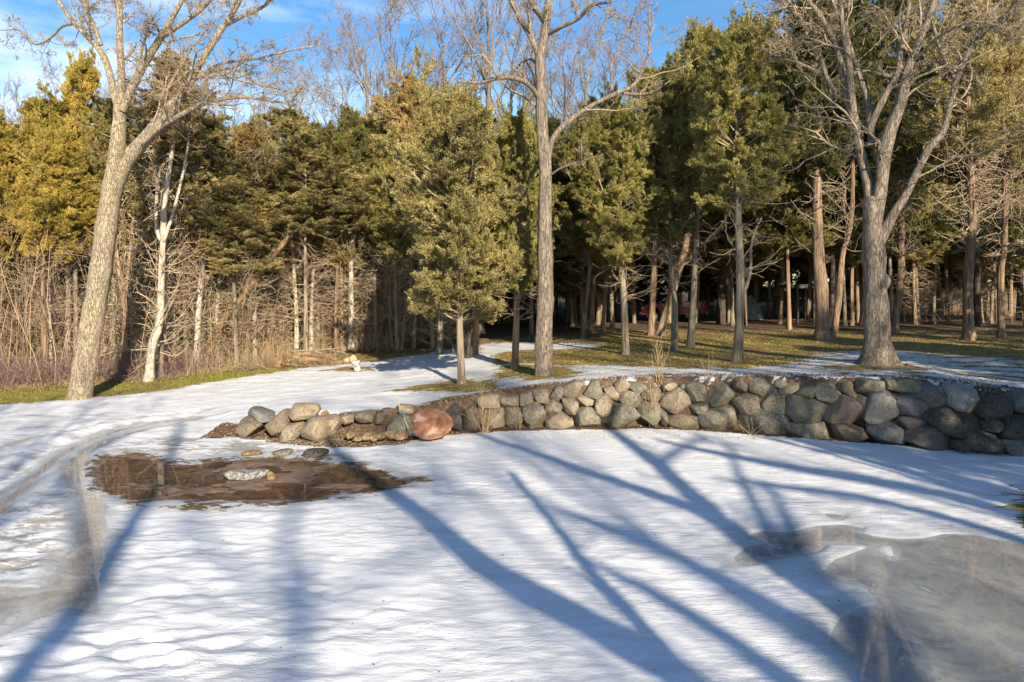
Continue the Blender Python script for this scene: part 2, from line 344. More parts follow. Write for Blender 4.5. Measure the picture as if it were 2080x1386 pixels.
while xs[-1] < 400: xs.append(xs[-1]+(.07 if xs[-1] < 10 else .12 if xs[-1] < 16 else max(.2, (xs[-1]-14)*.09)))
xs = np.array(xs); GX = np.r_[-xs[:0:-1], xs]
ys = [5.]
while ys[-1] < 600: ys.append(ys[-1]+(ys[-1]*.0052 if ys[-1] < 20 else .11 if ys[-1] < 34 else max(.2, (ys[-1]-32)*.1)))
yb = [5.]
while yb[-1] > -300: yb.append(yb[-1]-max(.3, (5-yb[-1])*.15))
GY = np.r_[yb[:0:-1], ys]
X, Y = np.meshgrid(GX, GY); Z = gz(X, Y); lowm = 1-sst(-.1, .4, Y-wallY(X)+.1)
wob = .16*(fbm(X*1.7, Y*1.7, 4, 11)-.5)+.05*(fbm(X*9, Y*9, 2, 12)-.5)
s_ice = np.minimum(np.maximum(sdf(X, Y, ICE), -sdf(X, Y, ISL)), sdf(X, Y, BLOB))+wob*.8
s_pud = sdf(X, Y, PUD)+wob*1.6
s_trk = np.minimum(np.minimum(sdf(X, Y, TRK), sdf(X, Y, TRK2)), sdf(X, Y, TRK3))+wob*1.0
Z = Z-.05*sst(.05, -.09, s_ice)-(.025+.075*(fbm(X*.9+5, Y*1.9, 4, 41)-.3)+.03*(fbm(X*4, Y*9, 3, 43)-.5)+.03*sst(-3.2, -2.0, X))*sst(.12, -.25, s_pud)-.045*sst(.04, -.08, s_trk)
# wheel grooves and snow relief
GRV = []
for pl, w, dp in [([(-300, 1150), (0, 985), (50, 940), (110, 905), (180, 880), (260, 862), (380, 846)], .22, .05), ([(-300, 1230), (0, 1030), (60, 975), (110, 930), (165, 900), (240, 874), (330, 858), (450, 842)], .16, .05),
                  ([(160, 985), (158, 945), (175, 915), (215, 893), (290, 872), (400, 852)], .14, .04), ([(-200, 960), (0, 905), (100, 880), (250, 852), (420, 832)], .18, .03)]:
    ld = linedist(X, Y, [low(*p) for p in pl]); GRV.append((ld, w)); Z = Z-dp*np.exp(-(ld/w)**2)+dp*.5*np.exp(-((ld-w*2)/(w*.7))**2)
for gi in (1, 2): s_trk = np.minimum(s_trk, GRV[gi][0]-.10+wob*.8+.06*sst(19, 24, Y))
cov = sst(0, .3, s_ice)*sst(0, .3, s_pud)*sst(0, .2, s_trk)
rel = .045*(fbm(X*.9+Y*.3, Y*1.8, 3, 21)-.5)+.030*(fbm(X*2.2+Y*.8, Y*4.5-X*.5, 3, 22)-.5)*sst(18, 9, Y)*(.3+1.4*sst(.35, .65, fbm(X*.35, Y*.5, 2, 77)))+.016*(fbm(X*6, Y*9, 2, 29)-.5)
left_rough = sst(2.0, -4.0, X)
Z = Z+rel*cov*(1+1.0*left_rough)
for fx, fy in [(200, 1300), (260, 1290), (320, 1300), (380, 1290), (250, 1330), (330, 1325), (420, 1312), (480, 1340), (540, 1310), (150, 1330), (470, 1305), (600, 1190), (640, 1200), (350, 1345), (300, 1345)]:
    q = low(fx, fy); dx, dy = (X-q[0])/.16, (Y-q[1])/.07; g = np.exp(-(dx*dx+dy*dy)); g2 = np.exp(-(((dx)/1.4)**2+((dy-1.6)/1.2)**2)); Z = Z-.035*g*(.5+fbm(X*14, Y*14, 2, 33))+.024*g2*(.4+1.2*fbm(X*11, Y*13, 2, 34))
# masks
def G(pts): return [gp(*p) for p in pts]
SNOWP = G([(-500, 850), (0, 821), (160, 811), (300, 797), (400, 781), (500, 765), (600, 751), (660, 742), (720, 738), (800, 728), (850, 722), (900, 712), (960, 702), (1000, 697), (1100, 695), (1230, 700), (1200, 708), (1050, 712), (1000, 722), (1010, 738), (1130, 742), (1200, 742), (1350, 748), (1500, 748), (1600, 740), (1690, 714), (1800, 712), (1950, 722), (2100, 733), (2500, 745)])
SNOWP = [np.array(p[:2]) for p in SNOWP]+[np.array((60, 20)), np.array((90, -200)), np.array((-200, -200)), np.array((-200, 22))]
ms = -sdf(X, Y, SNOWP)
ms = np.where(ms > 0, np.minimum(ms, 3), np.maximum(ms, -3))
terr = sst(0, 1, (Y-wallY(X)-.5)/.6)
uplim = np.where(X > 3, .27, .5)-np.where(X > 9, .17, 0)
ms = np.where((terr > .5) & (X > -12), np.minimum(ms, uplim), ms)
ms = np.where(Y > 17.5, np.minimum(ms, .66), ms)
def hole(pts, k=1., off=0.):
    global ms
    ms = np.minimum(ms, sdf(X, Y, [p[:2] for p in G(pts)])*k+off)
hole([(790, 795), (860, 782), (940, 770), (1010, 776), (1000, 792), (900, 796)])
hole([(1010, 745), (1060, 740), (1130, 742), (1180, 755), (1160, 768), (1080, 772), (1010, 765)])
hole([(650, 754), (700, 746), (770, 747), (760, 754)])
hole([(860, 822), (900, 806), (960, 800), (1060, 800), (1060, 812), (900, 830)])
hole([(1730, 740), (1780, 732), (1850, 740), (1880, 752), (1700, 752)])
WT = Y-wallY(X)
ms = np.where((X > -3.3) & (WT < 1.3) & (WT > -.02), np.minimum(ms, (WT-np.where(X > 2, .72, .9))*2.6-.1), ms)         # bare litter strip behind the wall
ms = np.where((X > -8.2) & (X <= -3.3) & (WT < 1.3) & (WT > -.25), np.minimum(ms, np.abs(WT-.5)-.75), ms)
wet = sdf(X, Y, [low(*p) for p in [(2000, 1010), (2040, 985), (2200, 990), (2400, 1060), (2300, 1130), (2080, 1090), (2020, 1060)]])
ms = np.minimum(ms, wet+.35)
ms = np.minimum(ms, np.where(s_pud < .6, s_pud*.8-.02, 9))
gsd = sdf(X, Y, [low(*p) for p in [(350, 1025), (420, 1015), (500, 1020), (500, 1035), (380, 1038)]]); ms = np.minimum(ms, gsd+.22)
pat = sdf(X, Y, [low(*p) for p in [(-300, 1180), (0, 1040), (100, 1010), (160, 1035), (150, 1080), (110, 1140), (60, 1190), (-300, 1250)]])
pat2 = sdf(X, Y, [low(*p) for p in [(230, 900), (330, 885), (480, 892), (640, 912), (760, 925), (600, 935), (420, 925), (300, 920), (240, 925)]])
pat3 = sdf(X, Y, [low(*p) for p in [(-400, 850), (150, 838), (420, 840), (440, 880), (250, 930), (150, 990), (120, 1090), (-300, 1180)]]); pat = np.minimum(pat, np.maximum(pat3, 0)*1.+.10+.05*(pat3 > 0))
for ld_, w_ in GRV: pat = np.minimum(pat, (ld_-w_*.8)*1.2)
pat = np.minimum(pat, pat2); dirt = np.zeros(X.shape)
dirt = np.maximum(dirt, ((X > -9) & (X < 25) & (WT > -.5) & (WT < 1.5)).astype(float))
dirt = np.maximum(dirt, sst(.8, 0, s_pud))
a = Acc(); ny, nx = X.shape; idx = np.arange(nx*ny).reshape(ny, nx); idx0 = idx
a.add(np.stack([X, Y, Z], -1), np.stack([idx[:-1, :-1], idx[:-1, 1:], idx[1:, 1:], idx[1:, :-1]], -1).reshape(-1, 4))
# ground material
m, nt, b = mat('snowy_ground'); geo = nd(nt, 'ShaderNodeNewGeometry'); pos = geo.outputs['Position']
def att(n): return nd(nt, 'ShaderNodeAttribute', attribute_name=n).outputs['Fac']
mpx = nd(nt, 'ShaderNodeMapping'); mpx.inputs['Scale'].default_value = (.7, 1.5, 1); nt.links.new(pos, mpx.inputs[0]); pv = mpx.outputs[0]
n1 = noise(nt, 1.4, 8, .62, pv); n2 = noise(nt, 7, 6, .7, pv); n3 = noise(nt, 45, 4, .7, pos); n4 = noise(nt, .5, 3, .5, pos)
thr = mathn(nt, 'ADD', att('snow'), mathn(nt, 'ADD', mathn(nt, 'MULTIPLY', mathn(nt, 'SUBTRACT', n1, .5), 2.2), mathn(nt, 'MULTIPLY', mathn(nt, 'SUBTRACT', n2, .5), 1.3)))
sf = mrange(nt, thr, -.03, .07)
gcol = ramp(nt, [(.34, (.050, .036, .014)), (.45, (.15, .105, .032)), (.55, (.32, .23, .07)), (.68, (.50, .36, .14))], mathn(nt, 'ADD', mathn(nt, 'MULTIPLY', n2, .6), mathn(nt, 'MULTIPLY', n3, .4))).outputs[0]
ggr = ramp(nt, [(.38, (.05, .04, .013)), (.5, (.19, .15, .037)), (.64, (.38, .29, .075))], n2).outputs[0]
gcol = mixc(nt, mrange(nt, n4, .45, .65), gcol, ggr)
lit = ramp(nt, [(.34, (.035, .02, .013)), (.5, (.105, .066, .04)), (.64, (.25, .165, .10))], mathn(nt, 'ADD', mathn(nt, 'MULTIPLY', n2, .5), mathn(nt, 'MULTIPLY', n3, .5))).outputs[0]
sep = nd(nt, 'ShaderNodeSeparateXYZ'); nt.links.new(pos, sep.inputs[0])
nee = mrange(nt, mathn(nt, 'ADD', sep.outputs[1], mathn(nt, 'MULTIPLY', n1, 12)), 37.5, 46)
gcol = mixc(nt, mathn(nt, 'MAXIMUM', nee, mathn(nt, 'MULTIPLY', att('dirt'), mrange(nt, n1, .22, .34))), gcol, lit)
patf = mathn(nt, 'MULTIPLY', mrange(nt, att('patch'), .25, -.25), mrange(nt, mathn(nt, 'ADD', n1, mathn(nt, 'MULTIPLY', n2, .7)), .88, .80))
edge = mrange(nt, thr, .5, .05)
scol = mixc(nt, mrange(nt, n1, .35, .7), (.58, .59, .615), (.76, .765, .78))
scol = mixc(nt, mathn(nt, 'MULTIPLY', edge, .35), scol, (.50, .47, .42))
scol = mixc(nt, mathn(nt, 'MULTIPLY', mathn(nt, 'ADD', mrange(nt, att('wet'), .55, .0), mathn(nt, 'MULTIPLY', mathn(nt, 'SUBTRACT', n1, .5), 2.)), .85, True), scol, (.33, .35, .37))
scol = mixc(nt, patf, scol, (.34, .325, .30))
scol = mixc(nt, mathn(nt, 'MULTIPLY', mrange(nt, n3, .70, .74), .5), scol, (.35, .3, .25))
mud = mixc(nt, mrange(nt, n2, .35, .65), (.10, .062, .042), (.25, .165, .115)); gcol = mixc(nt, mrange(nt, att('pud'), .05, -.15), gcol, mud)
col = mixc(nt, sf, gcol, scol)
nt.links.new(col, b.inputs['Base Color'])
nt.links.new(mathn(nt, 'SUBTRACT', .85, mathn(nt, 'MULTIPLY', patf, .55)), b.inputs['Roughness'])
b.inputs['Specular IOR Level'].default_value = .3
mp2 = nd(nt, 'ShaderNodeMapping'); mp2.inputs['Scale'].default_value = (1, 2.6, 1); nt.links.new(pos, mp2.inputs[0])
h1 = noise(nt, 3.5, 7, .6, mp2.outputs[0])
h = mathn(nt, 'ADD', mathn(nt, 'MULTIPLY', h1, 1.1), mathn(nt, 'ADD', mathn(nt, 'MULTIPLY', n3, .22), mathn(nt, 'MULTIPLY', sf, .5)))
bn = nd(nt, 'ShaderNodeBump'); bn.inputs['Distance'].default_value = .07; nt.links.new(mrange(nt, n4, .35, .65, .15, .6), bn.inputs['Strength']); nt.links.new(h, bn.inputs['Height']); nt.links.new(bn.outputs[0], b.inputs['Normal'])
gm = a.mesh('ground', m); del a
for nme, arr in (('snow', ms), ('dirt', dirt), ('patch', pat), ('pud', s_pud), ('wet', np.minimum(np.minimum(s_ice, s_trk*1.5), s_pud*.7))):
    at = gm.attributes.new(nme, 'FLOAT', 'POINT'); at.data.foreach_set('value', arr.astype(np.float32).ravel())
tag(link('ground', gm), 'snow covered lawn rising to a grassy terrace', kind='structure')
# water and ice sheets
def sheet(name, fld, lim, z, mt, label):
    k = fld < lim; q = k[:-1, :-1] | k[:-1, 1:] | k[1:, 1:] | k[1:, :-1]; jj, ii = np.nonzero(q)
    f = np.stack([idx0[jj, ii], idx0[jj, ii+1], idx0[jj+1, ii+1], idx0[jj+1, ii]], -1); u, inv = np.unique(f, return_inverse=True)
    a = Acc(); a.add(np.c_[X.ravel()[u], Y.ravel()[u], np.full(len(u), z)], inv.reshape(-1, 4)); me = a.mesh(name, mt)
    at = me.attributes.new('edge', 'FLOAT', 'POINT'); at.data.foreach_set('value', fld.ravel()[u].astype(np.float32)); tag(link(name, me), label, kind='structure')
m, nt, b = mat('puddle_water'); o_ = nt.nodes['Material Output']; nt.nodes.remove(b)
tr = nd(nt, 'ShaderNodeBsdfTransparent'); tr.inputs[0].default_value = (.92, .86, .78, 1); gl = nd(nt, 'ShaderNodeBsdfGlossy'); gl.inputs['Roughness'].default_value = .015
fr = nd(nt, 'ShaderNodeFresnel'); fr.inputs[0].default_value = 1.33; ms_ = nd(nt, 'ShaderNodeMixShader')
g_ = nd(nt, 'ShaderNodeNewGeometry'); nn = noise(nt, 5, 3, .5, g_.outputs['Position'])
bp = nd(nt, 'ShaderNodeBump'); bp.inputs['Strength'].default_value = .05; bp.inputs['Distance'].default_value = .01; nt.links.new(nn, bp.inputs['Height']); nt.links.new(bp.outputs[0], gl.inputs['Normal'])
nt.links.new(mathn(nt, 'MINIMUM', fr.outputs[0], .42), ms_.inputs[0]); nt.links.new(tr.outputs[0], ms_.inputs[1]); nt.links.new(gl.outputs[0], ms_.inputs[2]); nt.links.new(ms_.outputs[0], o_.inputs[0])
M['water'] = m
def icemat(name, c1, c2, c3):
    m, nt, b = mat(name); g_ = nd(nt, 'ShaderNodeNewGeometry'); p = g_.outputs['Position']; n1 = noise(nt, .8, 6, .55, p, 2.2); n2 = noise(nt, 4, 8, .65, p, .8)
    c = ramp(nt, [(.35, c1), (.5, c2), (.62, c1), (.72, c3)], n1).outputs[0]; c = mixc(nt, mathn(nt, 'MULTIPLY', mrange(nt, n2, .55, .7), .3), c, c3)
    ed = nd(nt, 'ShaderNodeAttribute', attribute_name='edge').outputs['Fac']; ef = mrange(nt, mathn(nt, 'ADD', ed, mathn(nt, 'MULTIPLY', mathn(nt, 'SUBTRACT', n2, .5), .5)), -.22, .05)
    c = mixc(nt, mathn(nt, 'MULTIPLY', ef, .6), c, (.50, .52, .55))
    nt.links.new(c, b.inputs['Base Color']); nt.links.new(mathn(nt, 'ADD', mrange(nt, n2, .4, .62, .05, .16), mathn(nt, 'MULTIPLY', ef, .5)), b.inputs['Roughness']); b.inputs['IOR'].default_value = 1.4; b.inputs['Coat Weight'].default_value = 1; b.inputs['Coat Roughness'].default_value = .02; b.inputs['Coat IOR'].default_value = 1.6
    bump(nt, n2, .08, .02, b); return m
M['ice'] = icemat('pond_ice', (.205, .225, .245), (.30, .315, .32), (.44, .455, .45))
M['slush'] = icemat('track_ice', (.33, .345, .37), (.25, .262, .28), (.46, .475, .49))
sheet('puddle_water', s_pud, .5, -.035, M['water'], 'brown meltwater puddle in the snow')
sheet('pond_ice', s_ice, .12, -.022, M['ice'], 'smooth grey ice at the right')
sheet('track_ice', s_trk, .08, -.0185, M['slush'], 'icy wheel track at the left')
# ------------------------------------------------------------------ boulders
from bpy import ops
import bmesh
_bm = bmesh.new(); bmesh.ops.create_icosphere(_bm, subdivisions=4, radius=1)
ICO_V = np.array([v.co[:] for v in _bm.verts]); ICO_F = np.array([[v.index for v in f.verts] for f in _bm.faces]); _bm.free()
def n3(P, s, sc_):
    return (np.sin(P[:, 0]*sc_+s)*np.cos(P[:, 1]*sc_*1.3+s*2.1)+np.sin(P[:, 2]*sc_*.9+s*1.7+P[:, 0]*sc_*.6))*.5
def boulder_geo(poly, D, thick, seed, flat=.55, tilt=0., grow=1.02):
    poly = np.array(poly, float); c = (poly.min(0)+poly.max(0))/2
    # smooth radial outline
    n = 64; th = np.arange(n)*2*math.pi/n; rad = np.zeros(n); Q = poly-c
    for i, t in enumerate(th):
        d = np.array([math.cos(t), math.sin(t)]); best = 0
        for k in range(len(Q)):
            p, q = Q[k-1], Q[k]; e = q-p; den = d[0]*e[1]-d[1]*e[0]
            if abs(den) < 1e-9: continue
            s = (p[0]*e[1]-p[1]*e[0])/den; u = (p[0]*d[1]-p[1]*d[0])/den
            if s > 0 and -1e-6 <= u <= 1+1e-6: best = max(best, s)
        rad[i] = best
    rad = np.where(rad == 0, rad.max()*.5, rad)
    for _ in range(3): rad = (np.roll(rad, 1)+2*rad+np.roll(rad, -1))/4
    S = D/FPX; V = ICO_V
    ang = np.arctan2(-V[:, 2], V[:, 0]) % (2*math.pi); rr = np.interp(ang, np.r_[th, 2*math.pi], np.r_[rad, rad[0]])*S*grow
    rho = np.hypot(V[:, 0], V[:, 2]); rp = rho**flat; dp = np.sign(V[:, 1])*np.abs(V[:, 1])**.7
    P = np.c_[np.cos(ang)*rr*rp, dp*thick, -np.sin(ang)*rr*rp]
    sz = rad.mean()*S
    P = P*(1+.045*n3(P/sz, seed, 2.6)+.025*n3(P/sz, seed+5, 6)+.012*n3(P/sz, seed+9, 13))[:, None]
    # facets: shave off a few planes
    rs = np.random.default_rng(seed)
    for _ in range(13):
        d = unit(rs.normal(size=3)*np.array([1, .7, 1])+np.array([0, -.7, 0])); h = (P@d); mx = h.max()*rs.uniform(.66, .92); P = P-np.maximum(h-mx, 0)[:, None]*d*.97
    P = P*(1+.012*n3(P/sz, seed+3, 9)+.008*n3(P/sz, seed+4, 21))[:, None]
    e = (poly.max(0)-poly.min(0))*S*grow
    for ax, ex in ((0, e[0]), (2, e[1])): P[:, ax] = (P[:, ax]-(P[:, ax].max()+P[:, ax].min())/2)*ex/(P[:, ax].max()-P[:, ax].min())
    P[:, 1] += tilt*P[:, 2]
    return P, c
ZA = lambda s, ox, oy: (lambda pts: [(ox+x/s, oy+y/s) for x, y in pts])
zA, zB, zC = ZA(3.4667, 900, 740), ZA(3.4667, 1480, 740), ZA(4.0, 440, 760)
BOULD = []
for k, pts in [
 ('dark', [(20, 320), (70, 288), (120, 310), (138, 380), (132, 475), (60, 475), (55, 400)]), ('brown', [(138, 335), (230, 300), (300, 330), (310, 470), (150, 472)]),
 ('tan', [(240, 225), (330, 210), (400, 225), (405, 280), (330, 305), (250, 290)]), ('tan', [(405, 222), (535, 225), (542, 300), (410, 282)]),
 ('tan', [(305, 300), (400, 285), (427, 330), (430, 460), (340, 462), (298, 400)]), ('tan2', [(405, 285), (530, 300), (565, 360), (555, 445), (430, 462)]),
 ('tan2', [(540, 205), (620, 195), (632, 260), (545, 288)]), ('tan', [(630, 185), (735, 178), (742, 265), (690, 280), (630, 260)]),
 ('grey', [(555, 292), (630, 265), (700, 272), (720, 350), (715, 447), (558, 452)]), ('grey', [(745, 240), (795, 155), (842, 158), (838, 215), (790, 258)]),
 ('tan', [(840, 160), (925, 113), (980, 128), (992, 200), (930, 242), (840, 225)]), ('tan2', [(718, 265), (760, 250), (832, 285), (838, 330), (722, 350)]),
 ('tan', [(833, 238), (890, 233), (952, 290), (945, 342), (870, 348), (836, 300)]), ('tan', [(722, 362), (800, 328), (908, 358), (912, 435), (850, 445), (720, 448)]),
 ('tan2', [(930, 235), (970, 215), (1072, 245), (1068, 285), (975, 288)]), ('green', [(993, 205), (1050, 128), (1100, 118), (1128, 150), (1128, 210), (1080, 242)]),
 ('grey', [(915, 350), (985, 293), (1055, 290), (1105, 395), (1105, 435), (915, 435)]), ('tan2', [(1063, 250), (1135, 208), (1208, 275), (1115, 397), (1078, 370)]),
 ('tan2', [(1130, 160), (1190, 155), (1232, 210), (1222, 250), (1148, 218)]), ('tan', [(1205, 110), (1245, 93), (1302, 130), (1288, 177), (1240, 192), (1206, 165)]),
 ('grey', [(1228, 205), (1300, 182), (1370, 205), (1398, 250), (1362, 300), (1228, 265)]), ('green', [(1108, 432), (1150, 350), (1240, 275), (1310, 300), (1382, 405), (1372, 438)]),
 ('green', [(1300, 145), (1340, 125), (1428, 142), (1412, 190), (1350, 203)]), ('brown', [(1388, 190), (1480, 158), (1545, 180), (1545, 242), (1480, 252), (1400, 237)]),
 ('green', [(1368, 270), (1420, 245), (1510, 260), (1525, 330), (1515, 430), (1390, 430), (1363, 360)]), ('tan2', [(1538, 150), (1590, 125), (1642, 140), (1622, 182), (1570, 197)]),
 ('tan2', [(1540, 240), (1650, 158), (1747, 260), (1742, 322), (1640, 348), (1530, 300)]), ('grey', [(1698, 150), (1760, 123), (1852, 135), (1868, 180), (1862, 258), (1750, 265)]),
 ('grey', [(1738, 290), (1850, 265), (1868, 290), (1780, 348)]), ('brown', [(1573, 375), (1650, 345), (1792, 345), (1798, 435), (1598, 450)]),
 ('green', [(1518, 308), (1572, 340), (1575, 425), (1528, 428)]), ('green', [(1873, 190), (1930, 113), (2000, 120), (2062, 180), (2042, 242), (1880, 292)]),
 ('grey', [(1805, 360), (1870, 308), (1990, 263), (2062, 340), (2085, 440), (2062, 472), (1900, 465), (1805, 432)]), ('green', [(1655, 138), (1698, 135), (1690, 178), (1662, 168)])]:
    BOULD.append((k, zA(pts)))
for k, pts in [
 ('brown', [(28, 120), (80, 100), (142, 170), (112, 207), (40, 160)]), ('grey', [(138, 140), (200, 93), (302, 110), (307, 170), (230, 222), (148, 185)]), ('tan', [(320, 115), (360, 103), (390, 130), (362, 170), (322, 160)]),
 ('tan', [(353, 180), (420, 128), (497, 128), (482, 180), (400, 227)]), ('tan2', [(28, 250), (80, 210), (222, 220), (228, 310), (120, 348), (58, 330)]),
 ('grey', [(103, 370), (220, 315), (420, 375), (432, 440), (412, 502), (250, 498), (125, 440)]), ('tan2', [(243, 215), (280, 193), (330, 198), (422, 240), (418, 350), (360, 362), (243, 317)]),
 ('green', [(465, 212), (540, 160), (620, 145), (602, 237), (480, 217)]), ('tan2', [(603, 190), (650, 143), (720, 135), (792, 190), (782, 240), (700, 267), (608, 240)]),
 ('green', [(428, 230), (480, 220), (640, 253), (688, 290), (683, 382), (520, 414), (426, 412)]), ('grey', [(425, 440), (530, 413), (690, 398), (748, 480), (738, 522), (560, 512), (418, 480)]),
 ('pink', [(688, 300), (790, 218), (850, 218), (932, 350), (928, 417), (760, 432), (683, 385)]), ('brown', [(785, 140), (850, 123), (897, 170), (897, 220), (850, 234), (790, 185)]),
 ('green', [(893, 130), (940, 105), (1082, 103), (1087, 170), (970, 214), (903, 190)]), ('grey', [(878, 250), (910, 206), (967, 225), (967, 267), (915, 318)]), ('green', [(1095, 100), (1170, 110), (1162, 182), (1095, 172)]),
 ('green', [(1158, 130), (1230, 103), (1342, 120), (1382, 175), (1352, 217), (1158, 187)]), ('cool', [(932, 340), (985, 198), (1070, 168), (1122, 190), (1172, 290), (1162, 387), (943, 407)]),
 ('dark', [(1130, 195), (1178, 200), (1172, 272)]), ('cool', [(1176, 210), (1290, 198), (1322, 250), (1372, 310), (1367, 367), (1178, 352)]), ('cool', [(1333, 255), (1390, 168), (1430, 148), (1500, 178), (1552, 240), (1552, 312), (1440, 330)]),
 ('light', [(1553, 170), (1700, 146), (1780, 215), (1702, 332), (1568, 307)]), ('dark', [(1748, 320), (1790, 203), (1900, 208), (1972, 240), (1947, 352), (1900, 382), (1768, 377)]),
 ('brown', [(753, 450), (800, 423), (920, 423), (974, 510), (962, 542), (800, 547)]), ('cool', [(1003, 410), (1050, 390), (1192, 398), (1247, 470), (1212, 552), (1100, 557), (1008, 537)]),
 ('purple', [(1188, 370), (1370, 363), (1387, 400), (1265, 472)]), ('purple', [(1222, 540), (1290, 458), (1400, 408), (1500, 468), (1562, 540), (1542, 602), (1380, 592), (1218, 567)]),
 ('dark', [(1408, 370), (1520, 308), (1700, 318), (1772, 400), (1702, 492), (1620, 517), (1510, 482)]), ('cool', [(1373, 320), (1415, 323), (1422, 362), (1373, 362)]),
 ('dark', [(1768, 400), (1850, 378), (1912, 400), (1892, 472), (1788, 462)]), ('dark', [(1638, 540), (1720, 478), (1850, 468), (1912, 530), (1892, 602), (1700, 614)]),
 ('dark', [(1903, 440), (1950, 348), (2100, 350), (2112, 522), (1930, 537)]), ('cool', [(1978, 260), (2030, 208), (2112, 190), (2112, 342), (1973, 332)]),
 ('cool', [(1913, 570), (1960, 538), (2110, 518), (2112, 652), (2010, 642)]), ('dark', [(1558, 540), (1600, 513), (1642, 540), (1622, 597), (1558, 602)]),
 ('cool', [(2120, 210), (2260, 200), (2300, 330), (2200, 400), (2115, 350)]), ('grey', [(2115, 360), (2210, 405), (2330, 400), (2350, 540), (2120, 550)]), ('green', [(2110, 560), (2300, 545), (2340, 660), (2120, 670)]), ('tan2', [(2310, 240), (2460, 230), (2500, 380), (2330, 390)]), ('cool', [(2355, 400), (2520, 400), (2540, 600), (2350, 640)])]:
    BOULD.append((k, zB(pts)))
wall_e = empty('boulder_wall', (4, 18.5, 0), 'long dry stacked retaining wall of big rounded field boulders', 'stone wall')
for i, (k, poly) in enumerate(BOULD):
    P_ = np.array(poly); cx_, cy_ = (P_.min(0)+P_.max(0))/2
    D = float(wallY((cx_-CX)*18.3/FPX))+.38
    zc = HCAM-(cy_-HY)*D/FPX; D += max(0, zc)*.22
    V, c = boulder_geo(poly, D, .36+.12*((i*37) % 7)/7, i, flat=.34, grow=1.08, tilt=.12)
    aa = Acc(); aa.add(V, ICO_F); p = px3(c[0], c[1], D)
    aa.build('boulder', M['r_'+k], wall_e, loc=(p[0]-4, p[1]-18.5, p[2]))
# loose heap stones
HEAP = [
 ('cool', 'flat dark grey boulder lying slanted on top of the heap at its left end', [(255, 300), (330, 273), (455, 320), (450, 372), (380, 380), (290, 342)], .1, .35),
 ('brown', 'rounded tan boulder at the far left foot of the loose heap', [(163, 445), (220, 348), (300, 343), (377, 380), (340, 462), (230, 517), (170, 505)], 0, .4),
 ('brown', 'tall brown boulder between the left foot stone and the big blocky one', [(403, 425), (520, 303), (602, 298), (607, 370), (540, 502), (440, 515)], .1, .45),
 ('tan', 'blocky tan boulder with flat face perched highest on the heap', [(593, 275), (660, 238), (790, 252), (825, 290), (762, 378), (618, 385)], .25, .4),
 ('tan2', 'low tan boulder with a shadowed left side under the perched block', [(528, 495), (600, 403), (692, 398), (707, 500), (600, 543), (530, 535)], -.05, .35),
 ('tan', 'largest pale tan boulder with a peaked top in the heap', [(703, 400), (850, 348), (952, 480), (942, 548), (870, 548), (708, 512)], -.1, .4),
 ('ochre', 'fist sized yellow stone on top beside the snow', [(843, 322), (880, 298), (907, 330), (882, 352)], .45, .15),
 ('tan2', 'rounded beige boulder right of the peaked one', [(883, 362), (960, 343), (1012, 400), (962, 472)], .15, .3),
 ('tan', 'small oval tan stone alone on the brown bank', [(1016, 362), (1070, 333), (1114, 350), (1102, 397), (1040, 407)], .4, .18),
 ('brown', 'half buried dark brown slab in the leaf litter', [(1118, 322), (1230, 298), (1288, 330), (1282, 372), (1170, 392)], .45, .2),
 ('brown', 'upright egg shaped stone right of the half buried slab', [(1288, 322), (1350, 313), (1372, 360), (1342, 407), (1293, 387)], .45, .2),
 ('pink', 'flat reddish stone at the crest of the brown bank', [(1348, 292), (1450, 273), (1457, 312), (1380, 327)], .6, .2),
 ('tan', 'light rounded stone just behind the rake handle', [(1463, 292), (1500, 248), (1592, 258), (1602, 307), (1520, 330)], .6, .25),
 ('green', 'grey green boulder behind the rake tines', [(1400, 405), (1470, 333), (1560, 343), (1602, 475), (1590, 495), (1450, 495), (1392, 455)], .1, .3),
 ('dark', 'flat dark stone with a tan edge in the slush before the heap', [(695, 640), (760, 614), (895, 622), (885, 650), (800, 668), (715, 660)], -.9, .25),
 ('green', 'low flat stone in the snow left of the dark tan edged one', [(455, 640), (540, 616), (607, 618), (580, 650), (500, 655)], -.9, .2),
 ('ochre', 'thin mossy stone showing at the back edge of the puddle', [(205, 640), (280, 626), (348, 630), (340, 650), (240, 656)], -.95, .2)]
for i, (k, lab, pts, back, th_) in enumerate(HEAP):
    poly = zC(pts); P_ = np.array(poly); cx_, cy_ = (P_.min(0)+P_.max(0))/2; bot = P_[:, 1].max()
    D = float(wallY((cx_-CX)*17.8/FPX))+back+.15
    if back < -.5: D = HCAM*FPX/(bot-HY)
    V, c = boulder_geo(poly, D, th_, 100+i, flat=.42, tilt=.15, grow=1.1); aa = Acc(); aa.add(V, ICO_F)
    p = px3(c[0], c[1], D); tag(aa.build('boulder' if th_ > .25 else 'stone', M['r_'+k], loc=p), lab, 'rock')
